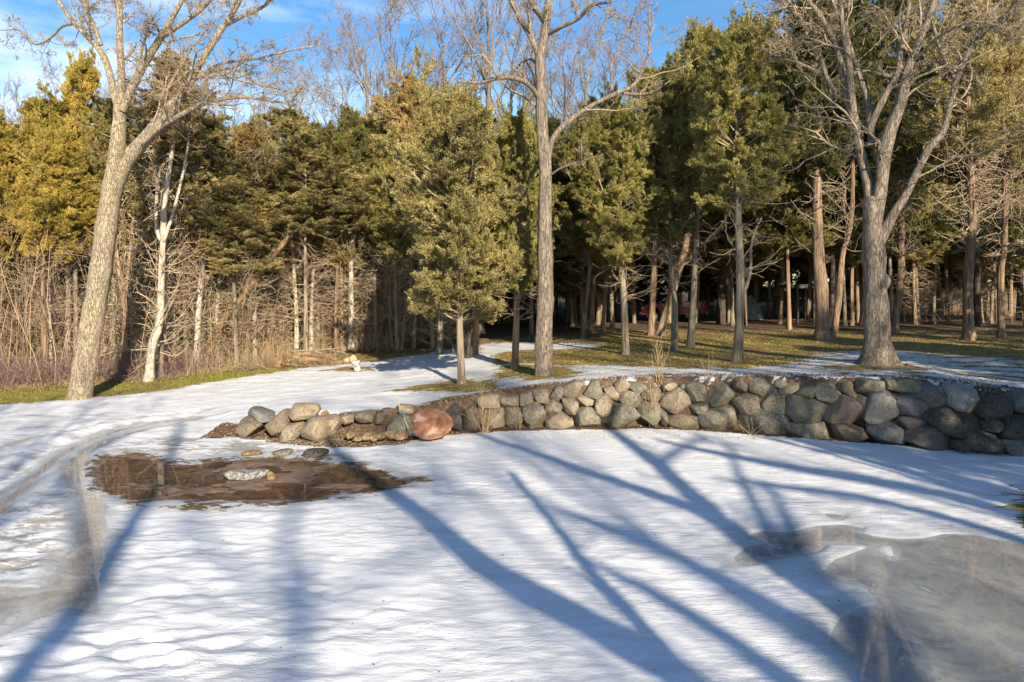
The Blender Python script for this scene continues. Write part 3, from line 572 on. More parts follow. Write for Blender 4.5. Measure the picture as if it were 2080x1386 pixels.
# edging chunks
aa = None
ew = ['leftmost', 'second', 'third', 'fourth', 'fifth', 'sixth', 'rightmost']
for i, (x, y, w_, h_) in enumerate([(1085, 505, 46, 50), (1150, 520, 50, 36), (1215, 515, 50, 50), (1275, 512, 48, 40), (1335, 508, 50, 44), (1400, 500, 60, 56), (1485, 500, 80, 50)]):
    pts = [(x+w_*.65*math.cos(t+.3*math.sin(i*7+t)), y+h_*.5*math.sin(t)) for t in np.arange(7)*.9]
    poly = zC([(a_, b__+((i*13) % 5-2)*4) for a_, b__ in pts]); c0 = np.mean(poly, 0); D = float(wallY((c0[0]-CX)*17.6/FPX))-.12+.05*(i % 3)
    V, c = boulder_geo(poly, D, .16, 140+i, flat=.36, grow=1.35); a2 = Acc(); a2.add(V, ICO_F)
    tag(a2.build('edging_stone', M['r_ochre'], loc=px3(c[0], c[1], D)), f'{ew[i]} of the small ochre edging stones in front of the brown bank', 'edging stone', 'ochre edging stones')
# rock in the puddle
V, c = boulder_geo([(455, 958), (470, 955), (500, 957), (520, 954), (540, 960), (543, 967), (520, 972), (490, 969), (472, 972), (460, 966)], 14.2, .28, 160, flat=.75)
M['crust'] = rock('crusted_stone', (.17, .155, .135), (.40, .385, .36), 0, .9, 7)
cr_ = empty('crusted_log', (px3(499, 970, 14.2)[0], 14.2, -.03), 'pale weathered slab with snowy crust lying in the puddle', 'log')
a2 = Acc(); a2.add(V, ICO_F); p = px3(c[0], c[1]+2, 14.2)-np.array(cr_.location); a2.build('slab', M['crust'], cr_, loc=p)
for pts, mk_, nm in [([(438, 978), (444, 966), (456, 957), (458, 966), (452, 976)], 'r_dark', 'dark_end'), ([(540, 958), (550, 959), (559, 967), (556, 974), (546, 971)], 'r_ochre', 'broken_end')]:
    V, c = boulder_geo(pts, 14.15, .1, 161, flat=.6); a2 = Acc(); a2.add(V, ICO_F); a2.build(nm, M[mk_], cr_, loc=px3(c[0], c[1]+1, 14.15)-np.array(cr_.location))
# rusty disc
m, nt, b = mat('rusted_iron'); v = objvec(nt); n1 = noise(nt, 2.2, 6, .65, v, .5); n2 = noise(nt, 25, 5, .7, v)
c = ramp(nt, [(.38, (.12, .05, .026)), (.47, (.22, .09, .045)), (.54, (.29, .14, .08)), (.62, (.42, .31, .22))], n1).outputs[0]
c = mixc(nt, mathn(nt, 'MULTIPLY', mrange(nt, n2, .55, .65), .3), c, (.12, .05, .03)); nt.links.new(c, b.inputs['Base Color']); b.inputs['Roughness'].default_value = .8; bump(nt, n2, .3, .01, b); M['rust'] = m
a2 = Acc(); nS = 64; th = np.arange(nS)*2*math.pi/nS; rr = .565*(1+.02*np.sin(3*th+1)+.016*np.sin(7*th)+.008*np.sin(17*th))
prof = [(0.001, .04), (.3, .035), (.6, .02), (.9, .006), (.985, .0), (1., -.012), (.985, -.03), (.6, -.03), (.001, -.03)]
V = np.array([[(rr*s*np.cos(th))[k], (rr*s*np.sin(th))[k], z] for s, z in prof for k in range(nS)]); idx = np.arange(len(prof)*nS).reshape(-1, nS)
a2.add(V, np.stack([idx[:-1], np.roll(idx[:-1], -1, 1), np.roll(idx[1:], -1, 1), idx[1:]], -1).reshape(-1, 4))
o = a2.build('round_lid', M['rust'], loc=px3(876, 860, 17.72)); o.rotation_euler = (R(33), R(6), R(-4))
tag(o, 'large rust red round metal disc leaning against the low bank', 'metal disc')
# rake
m_wood = simple('weathered_handle', (.42, .33, .22), .7); m_teal = simple('green_paint', (.06, .19, .15), .6); m_steel = simple('dull_steel', (.30, .28, .25), .45, .7)
top, bot = px3(805, 808, 17.9), px3(832, 879, 17.15); rk = empty('rake', bot, 'old rake with wooden handle and fan tines leaning before the green boulder', 'rake')
loc_ = lambda p: (p-bot)
a2 = Acc(); Pp = np.array([[loc_(top)*t for t in np.linspace(1, .1, 6)]]); a2.add(*tubes(Pp, .018, 8)); a2.build('handle', m_wood, rk)
a2 = Acc(); Pp = np.array([[loc_(top)*t for t in (.62, .55, .45, .42)]]); a2.add(*tubes(Pp, .024, 8)); a2.build('grip', m_teal, rk)
a2 = Acc(); dr = loc_(bot-(top-bot)*.12)
for k in np.linspace(-1, 1, 9):
    e = np.array([k*.2+.10, -.10, -.06+.02*abs(k)]); Pp = np.array([[loc_(top)*.12, loc_(top)*.06+e*.3, e*.8, e+np.array([0, -.03, -.015])]]); a2.add(*tubes(Pp, .006, 5))
a2.add(*tubes(np.array([[np.array([-.06, -.05, .03]), np.array([.05, -.06, .02]), np.array([.20, -.05, .03])]]), .006, 5)); a2.build('tines', m_steel, rk)
# bucket
m_buc = simple('white_plastic', (.78, .78, .72), .4, 0, .06); m_mk = simple('dark_print', (.03, .04, .08), .5)
bp_ = gp(726, 753); bk = empty('bucket', bp_, 'white plastic bucket with lid tilted in the snow by a dirt patch', 'bucket')
bk.rotation_euler = (R(4), R(-9), 0)
S = bp_[1]/FPX; hb, rb = 19*S, 14.5*S/2
a2 = Acc(); pr = [(.001, 0), (.88, 0), (.93, .02), (1, .86), (1.05, .86), (1.05, .89), (1.0, .89), (1.01, .95)]; nS = 28; th = np.arange(nS)*2*math.pi/nS
def lathe(a2, pr, r, h, m=0):
    V = np.array([[r*s*math.cos(t), r*s*math.sin(t), h*z] for s, z in pr for t in th]); idx = np.arange(len(pr)*nS).reshape(-1, nS)
    a2.add(V, np.stack([idx[:-1], np.roll(idx[:-1], -1, 1), np.roll(idx[1:], -1, 1), idx[1:]], -1).reshape(-1, 4), m)
lathe(a2, pr, rb, hb); a2.build('body', m_buc, bk)
a2 = Acc(); lathe(a2, [(1.06, .93), (1.08, .94), (1.08, 1.0), (1.02, 1.02), (.001, 1.02)], rb, hb); a2.build('lid', m_buc, bk)
a2 = Acc(); t_ = np.linspace(0, math.pi, 12); a2.add(*tubes(np.array([[(rb*1.07*math.cos(t), -.02-rb*1.12*math.sin(t), hb*(.88-.25*math.sin(t))) for t in t_]]), .004, 5)); a2.build('handle', m_steel, bk)
a2 = Acc()
for w_, h_ in ((.012, .05), (.035, .014)): boxm(a2, -w_, w_, -rb*1.004-.003-w_*.02, -rb*.9, hb*.5-h_, hb*.5+h_)
a2.build('printed_mark', m_mk, bk)
# ------------------------------------------------------------------ cedar parts
def crown_mesh(seed, mt, H=8., W=2., n=150, per=46, m1=8, m2=5, leaf=(.09, .030), sparse=0.):
    rs = np.random.default_rng(seed); u = np.sort(rs.random(n)**1.05); az = rs.uniform(0, 6.28, n)
    sk = rs.uniform(.42, .62); env = W*1.12*np.minimum(1, .38+u*2.3)*(1-u)**sk+.2
    lob = .50+1.0*vn(az*1.1+seed, u*5.5, seed)
    env = env*lob*(.6+.75*rs.random(n)**1.5); el = R(1)*(5+45*u+12*rs.normal(size=n)*.6); K = 6
    d = np.c_[np.cos(az)*np.cos(el), np.sin(az)*np.cos(el), np.sin(el)]; cur = np.c_[rs.normal(size=(n, 2))*.03, u*H*.93]; out = [cur]
    for k in range(K-1):
        d = unit(d+rs.normal(size=d.shape)*.10+np.array([0, 0, .10])); cur = cur+d*(env/(K-1))[:, None]; out.append(cur)
    P = np.stack(out, 1); Rr = (.012+.02*env/W)[:, None]*np.linspace(1, .3, K)
    tip = np.array([[[0, 0, H*.74], [.03, 0, H*.83], [0, .03, H*.92], [0, 0, H*1.0]]]*7)+rs.normal(size=(7, 1, 3))*np.array([.38, .38, .30])+rs.normal(size=(7, 4, 3))*.05
    B, RB = spawn(P, Rr, m1, .42, 48, .10, rs, .28+sparse, 5, .22, .004, .6)
    C, RC = spawn(B, RB, m2, .5, 42, .16, rs, .15, 4, .2, .003, .6, lmin=.16)
    C2, _ = spawn(P, Rr, 6, .22, 40, .2, rs, .65, 4, .2, .003, .6, lmin=.25)
    tips, _ = spawn(tip, .01, 12, .35, 38, .3, rs, .0, 4, .1, .003, .6, lmin=.3)
    a = Acc(); a.add(*tubes(P, Rr, 3), 1); a.add(*tubes(B, RB*.8, 3), 1)
    for Q, pe in ((C, per), (C2, per*2), (tips, per*2)):
        a.add(*leaves(Q, pe, leaf[0], leaf[1], rs, .42, .03), 0)
    return a.mesh('crown', [mt, M['twig']], False)
CR = {}
def crowns(key, mt, k, **kw): CR[key] = [crown_mesh(hash(key) % 97*0+sum(map(ord, key))*7+i, M[mt], **kw) for i in range(k)]
crowns('gold', 'f_gold', 3); crowns('olive', 'f_olive', 3); crowns('rust', 'f_rust', 2); crowns('green', 'f_green', 3); crowns('dark', 'f_dark', 2)
crowns('thin', 'f_green', 2, n=120, m1=7, m2=4, per=24); crowns('thinrust', 'f_olive', 2, n=120, m1=7, m2=4, per=20)
def limb_mesh(seed, H=6., n=66, Lm=1.7, mt='twig', up=.02, z0=.6):
    rs = np.random.default_rng(seed); z = z0+(H-z0)*rs.random(n)**.8; az = rs.uniform(0, 6.28, n); Ln = Lm*(.35+.9*rs.random(n)); el = R(1)*(12+26*rs.normal(size=n))
    d = np.c_[np.cos(az)*np.cos(el), np.sin(az)*np.cos(el), np.sin(el)]; K = 6; cur = np.c_[np.zeros((n, 2)), z]; out = [cur]
    for k in range(K-1):
        d = unit(d+rs.normal(size=d.shape)*.2+np.array([0, 0, up])); cur = cur+d*(Ln/(K-1))[:, None]; out.append(cur)
    P = np.stack(out, 1); Rr = (.013+.010*rs.random(n))[:, None]*np.linspace(1, .35, K); B, RB = spawn(P, Rr, 4, .45, 42, .02, rs, .2, 5, .22, .005, .7)
    a = Acc(); a.add(*tubes(P, Rr, 4)); a.add(*tubes(B, RB, 3)); return a.mesh('dead_limbs', M[mt], True)
LIMB = [limb_mesh(300+i) for i in range(4)]; LIMB_R = [limb_mesh(340+i, n=42, Lm=1.6, z0=2.6) for i in range(3)]
LIMB_HI = [limb_mesh(320+i, H=9, n=90, Lm=2.2, z0=3.2) for i in range(3)]
rt = np.random.default_rng(5)
def cedar(tr, w, crown=None, mt='cedar', label='', group=None, limbs=1, cat='tree', name='cedar_tree', flare=.45, lean=0, forks=(), D=None, lscale=1.):
    """tr: px points base->up, w: base width px, crown: (key, cx, top, bottom, halfwidth)"""
    base = gp(*tr[0]) if D is None else np.array([(tr[0][0]-CX)*D/FPX, D, float(gz((tr[0][0]-CX)*D/FPX, D))])
    D = base[1]; S = D/FPX
    root = empty(name, base, label, cat, group)
    P = [np.zeros(3)]
    if D is not None and len(tr) > 1: pass
    for k, (x, y) in enumerate(tr[1:]):
        q = px3(x, y, D)-base; q[1] = .15*math.sin(k*1.7+x); P.append(q)
    if crown:
        key, cx, top, bot, hw = crown; tp = px3(cx, top, D)-base
        tp[1] = .3; last = P[-1]
        if tp[2] > last[2]+1: P.append(last*.45+tp*.55+np.array([(last[0]-tp[0])*.2, 0, 0])); P.append(tp-np.array([0, 0, .4]))
    P = np.array(P); zt = P[-1, 2]; r0 = w*S/2; rad = r0*np.clip(1-.85*(P[:, 2]/max(zt, 1))**1.1, .1, 1)*(1 if crown else 1)
    if not crown: rad = r0*np.clip(1-.45*(P[:, 2]/max(zt, 1)), .25, 1)
    P[0, 2] -= .12
    a = Acc(); a.add(*trunk_geo(P, rad, 12, 30, flare, 4, int(tr[0][0]) % 50, .07))
    for f in forks:
        FP = [px3(x, y, D)-base for x, y in f[1]]; 
        for k, q in enumerate(FP): q[1] = .12*k*(1 if f[0] > 0 else -1)
        a.add(*trunk_geo(FP, np.linspace(abs(f[0])*S/2, abs(f[0])*S/2*.45, len(FP)), 8, 18, 0, 3, 3, .04))
    a.build('trunk', M[mt], root)
    if crown:
        cb = px3(cx, bot, D)-base; h = (tp[2]-cb[2])*.95; xs_ = float(np.interp(cb[2]+h*.3, P[:, 2], P[:, 0]))
        me = CR[key][rt.integers(len(CR[key]))]; o = link('crown', me, root, (xs_*.6+tp[0]*.4, float(np.interp(cb[2]+h*.3, P[:, 2], P[:, 1])), cb[2]))
        ws = hw*S/2.0*1.12; o.scale = (ws, ws*(.9+.2*rt.random()), h/8.); o.rotation_euler = (0, 0, rt.uniform(0, 6.28))
    if limbs:
        top_z = (px3(0, crown[3], D)-base)[2]+1 if crown else min(zt, 6)
        for k in range(limbs):
            me = (LIMB if tr[0][0] < 900 else LIMB_R)[rt.integers(3)]; o = link('dead_limbs', me, root, (float(np.interp(top_z*.5, P[:, 2], P[:, 0])), 0, 0)); o.scale = (lscale, lscale, max(top_z, 1.5)/6.); o.rotation_euler = (0, 0, rt.uniform(0, 6.28))
            sl = (P[-1, 0]-P[0, 0])/max(zt, 1)
            if abs(sl) > .02: o.location.x = float(np.interp(top_z*.5, P[:, 2], P[:, 0]))*.9
    return root
TREES = [
 # px path, width, crown, bark, label, limbs
 dict(tr=[(-45, 748), (-50, 600), (-48, 420)], w=14, crown=('gold', -50, 215, 520, 95), label='golden green cedar cut off by the left edge of the photo', limbs=2),
 dict(tr=[(148, 741), (143, 676), (130, 601), (114, 523), (97, 465)], w=11, crown=('gold', 70, 185, 560, 108), mt='birch', label='leaning pale trunked cedar with broad golden crown left of the leaning walnut', limbs=2),
 dict(tr=[(208, 733), (205, 600), (190, 520), (178, 343), (166, 230)], w=11, crown=('gold', 168, 105, 420, 62), mt='birch', label='straight pale cedar with dark upper crown seen just behind the leaning walnut', limbs=2),
 dict(tr=[(248, 765), (252, 680), (254, 595), (240, 513), (233, 450)], w=15, crown=('olive', 235, 190, 400, 55), label='forked cedar with peeling tan bark right of the leaning walnut', limbs=2, forks=((9, [(254, 600), (258, 540), (262, 465), (266, 400)]),)),
 dict(tr=[(303, 775), (313, 700), (320, 660), (325, 530), (331, 481), (338, 406), (355, 290)], w=17, crown=('rust', 345, 100, 300, 62), mt='birch', label='white barked forked tree standing at the grass edge', limbs=1, forks=((9, [(330, 490), (316, 470), (312, 400), (320, 320), (335, 260)]), (8, [(333, 490), (352, 420), (370, 330), (380, 250)])), name='pale_tree'),
 dict(tr=[(329, 768), (331, 640), (334, 520), (338, 400)], w=10, crown=('olive', 370, 150, 370, 75), mt='cedar2', label='slim dark cedar growing close behind the white barked tree', limbs=2),
 dict(tr=[(398, 754), (406, 627), (414, 497), (419, 455)], w=13, crown=('olive', 430, 235, 400, 70), mt='birch', label='thin cedar with whitish foot between the white barked tree and the fallen trunk', limbs=2),
 dict(tr=[(500, 742), (506, 640), (515, 540), (512, 460)], w=8, crown=('rust', 508, 245, 440, 55), label='rusty orange cedar above the leaning dead trunk', limbs=2),
 dict(tr=[(574, 702), (577, 611), (582, 530), (586, 426)], w=12, crown=('olive', 592, 215, 405, 78), label='cedar with pale foot rising behind the root pile', limbs=2),
 dict(tr=[(683, 700), (683, 620), (684, 514)], w=8, crown=('green', 655, 250, 400, 62), label='slim cedar with yellow green foliage left of the crooked bare stem', limbs=2),
 dict(tr=[(714, 714), (715, 595), (714, 514), (724, 455), (719, 400)], w=12, crown=('green', 706, 215, 400, 46), mt='birch', label='crooked pale stem with a curved side limb behind the bucket', limbs=2, forks=((6, [(714, 500), (705, 470), (690, 445), (672, 436)]),)),
 dict(tr=[(746, 700), (746, 620), (746, 546)], w=8, crown=('olive', 755, 230, 430, 50), label='short dark cedar stem left of the twin trunked one', limbs=1),
 dict(tr=[(759, 704), (761, 562), (762, 416)], w=12, crown=('olive', 790, 190, 420, 75), label='straight tan cedar trunk with a thin crooked shoot beside it', limbs=2, forks=((5, [(766, 700), (772, 611), (782, 530), (785, 481), (800, 430)]),)),
 dict(tr=[(814, 709), (826, 627), (837, 556), (832, 497)], w=11, crown=('rust', 850, 140, 480, 72), label='cedar leaning right with the tallest brown crown in the middle', limbs=2),
 dict(tr=[(840, 708), (847, 611), (855, 540)], w=9, crown=('olive', 880, 170, 500, 70), label='slender cedar leaning right beside the tallest brown one', limbs=1),
 dict(tr=[(805, 700), (805, 600)], w=11, crown=('olive', 800, 260, 480, 60), label='stout cedar trunk in shade behind the two right leaning ones', limbs=1),
 dict(tr=[(892, 720), (896, 595), (892, 491)], w=12, crown=('olive', 905, 200, 520, 80), mt='cedar2', label='cedar at the bend of the snow left of the front cedar', limbs=2),
 dict(tr=[(873, 690), (878, 562)], w=12, crown=('green', 860, 260, 520, 60), mt='dark', label='dark cedar trunk deep behind the snow bend', limbs=1),
 dict(tr=[(937, 779), (934, 643), (932, 520)], w=15, crown=('olive', 938, 150, 655, 118), mt='cedar2', label='front cedar with full olive crown down to head height over a dirt patch', limbs=0, name='cedar_tree'),
 dict(tr=[(951, 727), (952, 640)], w=16, crown=('olive', 960, 210, 600, 100), mt='dark', label='dark thick cedar trunk right behind the front cedar', limbs=1),
 dict(tr=[(968, 720), (966, 640)], w=14, crown=('green', 1010, 240, 600, 75), label='mossy footed cedar paired with the dark trunk behind the front cedar', limbs=1),
 dict(tr=[(1045, 749), (1049, 643), (1050, 546)], w=15, crown=('green', 1052, 215, 590, 62), label='slim brown cedar left of the tall grey central tree', limbs=1),
 dict(tr=[(1080, 681), (1081, 560)], w=9, crown=('dark', 1110, 220, 520, 75), label='thin shaded cedar peeping out left of the tall grey tree', limbs=1),
 dict(tr=[(1183, 688), (1192, 595), (1197, 530)], w=10, crown=('green', 1180, 240, 520, 80), mt='cedar2', label='slim cedar of the left pair on the shaded lawn', limbs=1),
 dict(tr=[(1200, 673), (1205, 562)], w=11, crown=('green', 1215, 215, 500, 70), label='rear cedar of the left pair on the shaded lawn', limbs=1),
 dict(tr=[(1224, 681), (1232, 569), (1234, 520)], w=10, crown=('green', 1235, 230, 560, 60), label='thin cedar under a low green spray right of the left pair', limbs=1),
 dict(tr=[(1272, 720), (1266, 595), (1261, 536)], w=15, crown=('green', 1258, 205, 540, 80), mt='cedar2', label='smooth cedar leaning slightly left in the middle of the lawn', limbs=1),
 dict(tr=[(1321, 682), (1325, 595), (1328, 481)], w=13, crown=('green', 1330, 130, 480, 80), label='straight cedar left of the red truck hood', limbs=1),
 dict(tr=[(1338, 682), (1357, 621), (1376, 562), (1399, 465)], w=17, crown=('green', 1430, 60, 440, 80), label='strongly leaning brown cedar crossing before the red truck', limbs=1),
 dict(tr=[(1369, 712), (1368, 611), (1363, 514)], w=13, crown=('green', 1362, 120, 500, 80), mt='cedar2', label='upright grey cedar in front of the leaning one', limbs=1),
 dict(tr=[(1401, 707), (1406, 611), (1412, 514), (1414, 465)], w=14, crown=('green', 1418, 35, 430, 88), mt='cedar2', label='cedar in front of the rear end of the red truck', limbs=1),
 dict(tr=[(1497, 735), (1501, 627), (1503, 530), (1497, 465)], w=19, crown=('green', 1500, 30, 430, 95), mt='cedar2', label='pale two armed cedar with a limb curving up to the right', limbs=1, forks=((9, [(1507, 600), (1519, 580), (1530, 545), (1533, 500), (1545, 465), (1560, 440)]),)),
 dict(tr=[(1464, 659), (1466, 560)], w=17, crown=('dark', 1460, 150, 480, 75), mt='dark', label='dark thick trunk left of the grey tarpaulin', limbs=1),
 dict(tr=[(1483, 655), (1484, 560)], w=12, crown=('dark', 1490, 180, 480, 70), mt='cedar', label='reddish trunk in front of the grey tarpaulin', limbs=1),
 dict(tr=[(1585, 658), (1588, 560), (1590, 480)], w=9, crown=('green', 1590, 70, 480, 80), label='thin cedar at the left post of the dark plank shelter', limbs=1),
 dict(tr=[(1575, 640), (1577, 480)], w=8, crown=('thinrust', 1560, 100, 480, 70), label='far sunlit orange stem left of the plank shelter', limbs=1),
 dict(tr=[(1640, 654), (1644, 560), (1646, 500)], w=8, crown=('dark', 1640, 90, 470, 75), label='flared red footed stem under the plank shelter', limbs=1, flare=.9),
 dict(tr=[(1671, 692), (1668, 595), (1665, 514), (1663, 400)], w=27, crown=('dark', 1663, -80, 360, 100), label='stout fluted cedar left of the big spreading tree', limbs=1, flare=.6),
 dict(tr=[(1688, 664), (1690, 560)], w=11, crown=('thin', 1695, 20, 400, 80), mt='dark', label='dark stem squeezed between the stout cedar and its right neighbour', limbs=1),
 dict(tr=[(1692, 684), (1702, 595), (1715, 514), (1731, 432)], w=13, crown=('dark', 1745, -20, 330, 85), label='cedar leaning right at the foot of the stout fluted one', limbs=1),
 dict(tr=[(1813, 678), (1826, 579), (1834, 465)], w=15, crown=('thin', 1845, -70, 380, 90), label='cedar leaning right just behind the big spreading tree', limbs=2),
 dict(tr=[(1840, 639), (1842, 520)], w=6, crown=('thin', 1850, 80, 440, 60), mt='cedar2', label='thin pale stem among the far reeds', limbs=1),
 dict(tr=[(1894, 640), (1891, 514), (1888, 420)], w=12, crown=('dark', 1890, 30, 430, 85), label='straight far trunk with dark foot in front of the reeds', limbs=2),
 dict(tr=[(1967, 691), (1969, 579), (1970, 465), (1968, 380)], w=20, crown=('thinrust', 1965, -60, 330, 85), label='stout red brown cedar with bare limbs near the right edge', limbs=3, lscale=1.3),
 dict(tr=[(1986, 663), (1986, 560), (1984, 400)], w=13, crown=('dark', 1990, -40, 350, 75), mt='dark', label='dark trunk hugging the stout red brown cedar at its right', limbs=1),
 dict(tr=[(2034, 687), (2037, 562), (2038, 465)], w=14, crown=('thinrust', 2045, -50, 350, 85), label='cedar nearest the right edge with a pinkish flared foot', limbs=3, lscale=1.3),
 dict(tr=[(2052, 642), (2052, 520)], w=8, crown=('thin', 2060, 60, 440, 70), label='thin far stem behind the right edge cedar', limbs=1),
]
for t in TREES: cedar(**t)
# leaning dead trunk
M['orangebark'] = bark('orange_bark', (.14, .07, .035), (.36, .22, .115), (.52, .36, .21), 8, .3)
g0 = gp(420, 745); D0 = g0[1]-.4
dl = empty('leaning_dead_trunk', (g0[0], D0, g0[2]), 'bare orange dead trunk leaning low through the thicket', 'dead tree'); bse = np.array(dl.location)
a2 = Acc(); PP = [px3(x, y, D0)-bse for x, y in [(412, 712), (450, 658), (490, 605), (530, 552), (580, 490), (600, 462)]]; PP[0][2] = -.1
a2.add(*trunk_geo(PP, np.linspace(.17, .08, 6), 10, 24, 0, 3, 4, .06)); a2.build('trunk', M['orangebark'], dl)
a2 = Acc(); Q, RQ = spawn(np.array([catmull(PP, 10)]), .03, 18, .3, 50, 0, rt, .2); a2.add(*tubes(Q, RQ, 4)); q2, r2 = spawn(Q, RQ, 3, .5, 40, 0, rt, .3); a2.add(*tubes(q2, r2, 3)); a2.build('dead_limbs', M['twig'], dl)
# ------------------------------------------------------------------ bare trees seen in full
def bare_tree(label, base, limbs, mt, D, levels, seed, name='bare_tree', flare=.7, lobes=6, cat='tree', extra=None, group=None, lod=1.):
    """limbs: list of (points[(px,py,dy,width_px)], m) first = trunk"""
    rs = np.random.default_rng(seed); S = D/FPX; root = empty(name, base, label, cat, group); trunk = Acc(); tw = Acc()
    for li, (pts, m) in enumerate(limbs):
        P = np.array([px3(x, y, D)-base+np.array([0, dy, 0]) for x, y, dy, w in pts]); r = np.array([w*S/2 for *_, w in pts])
        P[:, 0] = [((x-CX)*(D+dy)/FPX)-base[0] for x, y, dy, w in pts]; P[:, 2] = [HCAM-(y-HY)*(D+dy)/FPX-base[2] for x, y, dy, w in pts]
        if li == 0: P[0, 2] = -.15
        trunk.add(*trunk_geo(P, r, 20 if li == 0 else 12, 60 if li == 0 else 34, flare if li == 0 else 0, lobes, seed+li, .045 if li == 0 else .03))
        C = catmull(np.c_[P, r], 24)
        if m:
            st = 0 if li else 9
            Q, RQ = spawn(C[None, st:, :3], C[None, st:, 3], m, levels[0][0], levels[0][1], levels[0][2], rs, .15, 7, levels[0][3], .008, .42)
            RQ = np.minimum(RQ, .035); tw.add(*tubes(Q, RQ, 5)); 
            for mm, lr, an, up, wb in levels[1:]:
                Q, RQ = spawn(Q, RQ, mm, lr, an, up, rs, .15, 6, wb, .0062, .62, lmin=.14); tw.add(*tubes(Q, RQ, 3))
    trunk.build('trunk', M[mt], root); tw.build('crown', M['twig'], root); return root
LV = [(.42, 45, .03, .2), (6, .6, 48, .02, .26), (5, .58, 46, 0, .28), (3, .55, 42, 0, .28)]
b0 = gp(158, 810)
bare_tree('leaning grey walnut tree with spreading bare crown on the left', b0, [
 ([(160, 812, 0, 46), (172, 740, 0, 42), (190, 640, 0, 41), (207, 540, 0, 40), (222, 420, 0, 38), (233, 340, 0, 32), (240, 270, 0, 27), (245, 205, 0, 24)], 0),
 ([(222, 420, .05, 26), (238, 372, .1, 27), (262, 325, -.1, 25), (300, 280, -.4, 23), (335, 245, -.7, 20), (372, 195, -.9, 15), (400, 140, -1, 13), (440, 75, -1.1, 11), (480, 15, -1.2, 9), (510, -50, -1.3, 7)], 8),
 ([(256, 312, .2, 15), (290, 278, .4, 14), (325, 235, .7, 14), (365, 190, 1, 14), (385, 165, 1.1, 10), (430, 145, 1.3, 8), (478, 135, 1.5, 6), (500, 120, 1.6, 5)], 6),
 ([(290, 290, -.6, 12), (325, 258, -.8, 12), (365, 235, -1, 10), (410, 212, -1.2, 9), (460, 200, -1.5, 8), (500, 198, -1.7, 6), (560, 207, -2, 4), (590, 206, -2.1, 3), (612, 180, -2.2, 2.5)], 9),
 ([(243, 225, 0, 14), (232, 190, .1, 15), (222, 145, .2, 13), (205, 105, .4, 12), (178, 75, .6, 11), (145, 40, .8, 9), (118, 0, 1, 8), (90, -50, 1.2, 6)], 7),
 ([(245, 210, 0, 15), (246, 150, -.1, 14), (243, 90, -.2, 12), (243, 20, -.3, 11), (240, -60, -.4, 9)], 5),
 ([(248, 225, -.1, 16), (268, 180, -.2, 16), (290, 135, -.4, 15), (325, 80, -.7, 14), (345, 45, -.9, 10), (368, 5, -1.1, 8), (400, -50, -1.3, 6)], 6),
 ([(335, 72, -.8, 10), (375, 45, -1, 8), (410, 18, -1.1, 7), (440, -10, -1.2, 6)], 5),
 ([(370, 185, 1, 8), (400, 160, 1.3, 7), (450, 130, 1.6, 6), (520, 120, 2, 5), (580, 105, 2.3, 4), (650, 92, 2.6, 3)], 10),
 ([(460, 50, -1.1, 8), (500, 30, -1.4, 7), (540, 10, -1.6, 6), (560, -20, -1.8, 5)], 7),
 ([(205, 92, .4, 8), (190, 50, .3, 7), (178, 25, .2, 6), (165, -20, .1, 5)], 4),
 ([(150, 48, .8, 6), (125, 55, 1.2, 5), (105, 75, 1.5, 4.5), (72, 90, 1.9, 4), (40, 62, 2.2, 3), (0, 62, 2.5, 2)], 5),
 ([(380, 80, -.9, 5), (410, 120, -1.6, 5), (460, 155, -2, 4), (540, 175, -2.4, 3), (600, 190, -2.8, 2)], 8),
 ([(283, 135, -.4, 5), (290, 95, -.8, 5), (303, 50, -1, 4), (305, 5, -1.2, 3)], 3)], 'walnut', b0[1], LV, 1, 'walnut_tree', .15, 4)
b1 = gp(1105, 762)
